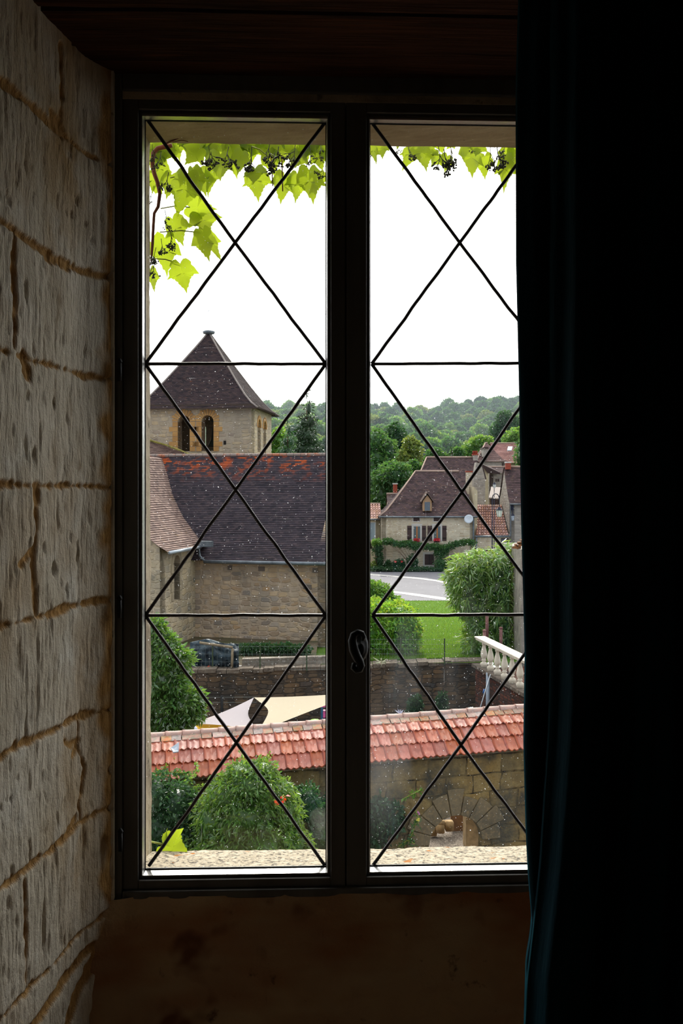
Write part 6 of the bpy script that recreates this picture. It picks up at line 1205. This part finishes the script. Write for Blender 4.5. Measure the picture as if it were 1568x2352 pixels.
for u, v, tu, tv in ((352, 345, 348, 400), (350, 400, 352, 450), (350, 560, 358, 600)): put_leaf(u, v, tu, tv, 40, .29)
q = MB(); pts = [(348, 318, 5), (392, 336, 4.6), (362, 341, 4.8), (352, 352, 4.6), (350, 375, 4.5), (354, 398, 4.4), (362, 420, 4.2), (367, 445, 3.8), (363, 475, 3.4), (354, 490, 3.0), (352, 520, 3.), (350, 560, 3), (347, 600, 2)]
q.tube([atY(395, 334, .20), atY(378, 337, .20)]+[atY(u, v, .20) for u, v, r_ in pts[2:]], [.0045, .0052]+[r_*.00105 for u, v, r_ in pts[2:]], 10); q.build('stem', M['vinewood'], vine, smooth=True)
q = MB(); q.tube([atY(*c1f(200, 310), .14), atY(*c1f(300, 265), .12), atY(*c1f(430, 240), .12), atY(*c1f(500, 262), .13), atY(*c1f(515, 290), .14)], [.0022, .0016, .0013, .001, .0006], 6)
q.tube([atY(*c1f(260, 295), .13), atY(*c1f(330, 280), .12), atY(*c1f(380, 290), .13)], .0008, 5); q.build('tendril', M['vinewood'], vine, smooth=True)
for a_, b_ in (((165, 815), (395, 805)), ((160, 1000), (495, 1005)), ((80, 1205), (325, 1250)), ((240, 575), (375, 575)), ((880, 330), (1000, 400)), ((1030, 400), (1045, 640)), ((1115, 400), (1122, 680))):
    q = MB(); A_ = atY(*c1f(*a_), .215); B_ = atY(*c1f(*b_), .225); q.tube([A_, A_.lerp(B_, .5)+Vector((0, 0, .004)), B_], .0013, 6); q.build('leaf_stalk', M['petiole'] if b_[0]-a_[0] > 60 else M['vinewood'], vine, smooth=True)
def berry_mesh(seed):
    random.seed(seed); q = MB()
    def br_(p, d, L_, r_, dep):
        e_ = p+d*L_; q.tube([p, e_], [r_, r_*.8], 4, False)
        if dep == 0:
            bm = bmesh.new(); bmesh.ops.create_icosphere(bm, subdivisions=1, radius=.0019*random.uniform(.8, 1.2)); q.add([e_+v.co for v in bm.verts], [tuple(v.index for v in f.verts) for f in bm.faces]); bm.free(); return
        for k_ in range(random.choice((2, 3, 3))):
            nd = (d+Vector((random.uniform(-1, 1), random.uniform(-1, 1), random.uniform(-.9, .6)))*.85).normalized(); br_(p+d*L_*random.uniform(.5, 1), nd, L_*random.uniform(.55, .85), r_*.8, dep-1)
    br_(Vector((0, 0, 0)), Vector((0, 0, -1)), .020, .0009, 4)
    me = bpy.data.meshes.new('berry_cluster'); me.from_pydata(q.v, [], q.f); me.materials.append(M['berry']); return me
bmz = [berry_mesh(i) for i in range(4)]; random.seed(6)
for f_, x, z, s_ in ((c1f, 540, 320, 1.3), (c1f, 700, 330, 1.5), (c1f, 880, 330, 1.6), (c1f, 1020, 300, 1.3), (c1f, 1090, 330, 1.5), (c1f, 1220, 310, 1.6), (c1f, 1330, 320, 1.), (c1f, 1420, 320, .9), (c1f, 170, 370, 1.1), (c1f, 230, 530, 1.2), (c1f, 200, 830, 1.1), (c1f, 240, 990, 1.2), (c1f, 130, 1120, 1.1), (c1f, 130, 1220, 1.1), (c1f, 100, 310, 1.), (c1f, 100, 680, .9), (c1f, 1455, 480, .9), (c1f, 170, 1050, 1.),
                     (c2f, 325, 360, .6), (c2f, 420, 370, 1.), (c2f, 690, 370, 1.5), (c2f, 790, 350, 1.5), (c2f, 740, 400, 1.5), (c2f, 975, 370, .6), (c2f, 1160, 380, 1.5), (c2f, 1220, 380, 1.5), (c2f, 1290, 365, 1.), (c2f, 75, 390, .8), (c1f, 560, 370, 1.2), (c1f, 1060, 380, 1.2)):
    o = bpy.data.objects.new('berry_cluster', random.choice(bmz)); COL.objects.link(o); o.parent = vine; o.location = atY(*f_(x, z), .19)-vo; o.scale = (s_*.8,)*3; o.rotation_euler = (random.uniform(-.3, .3), random.uniform(-.4, .4), random.uniform(0, 6))
# young leaf resting by the sill
random.seed(77); lf = thing('vine_shoot', atY(349, 1934, .17), 'bright yellow-green leaf hanging over the left end of the sill', 'leaf'); lo_ = lf.location
o = bpy.data.objects.new('leaf', vls[0]); COL.objects.link(o); o.parent = lf; o.location = atY(377, 1940, .16)-lo_; o.scale = (.048, .05, .05); o.rotation_mode = 'ZXY'; o.rotation_euler = (-.2, -1.25, .2)
o = bpy.data.objects.new('leaf', vls[3]); COL.objects.link(o); o.parent = lf; o.location = atY(378, 1936, .165)-lo_; o.scale = (.016, .026, .026); o.rotation_mode = 'ZXY'; o.rotation_euler = (0, -2.9, 1.0)
q = MB(); q.tube([atY(340, 1932, .17), atY(360, 1936, .16), atY(377, 1940, .16)], .0022, 7); q.build('stalk', M['petiole'], lf, smooth=True)
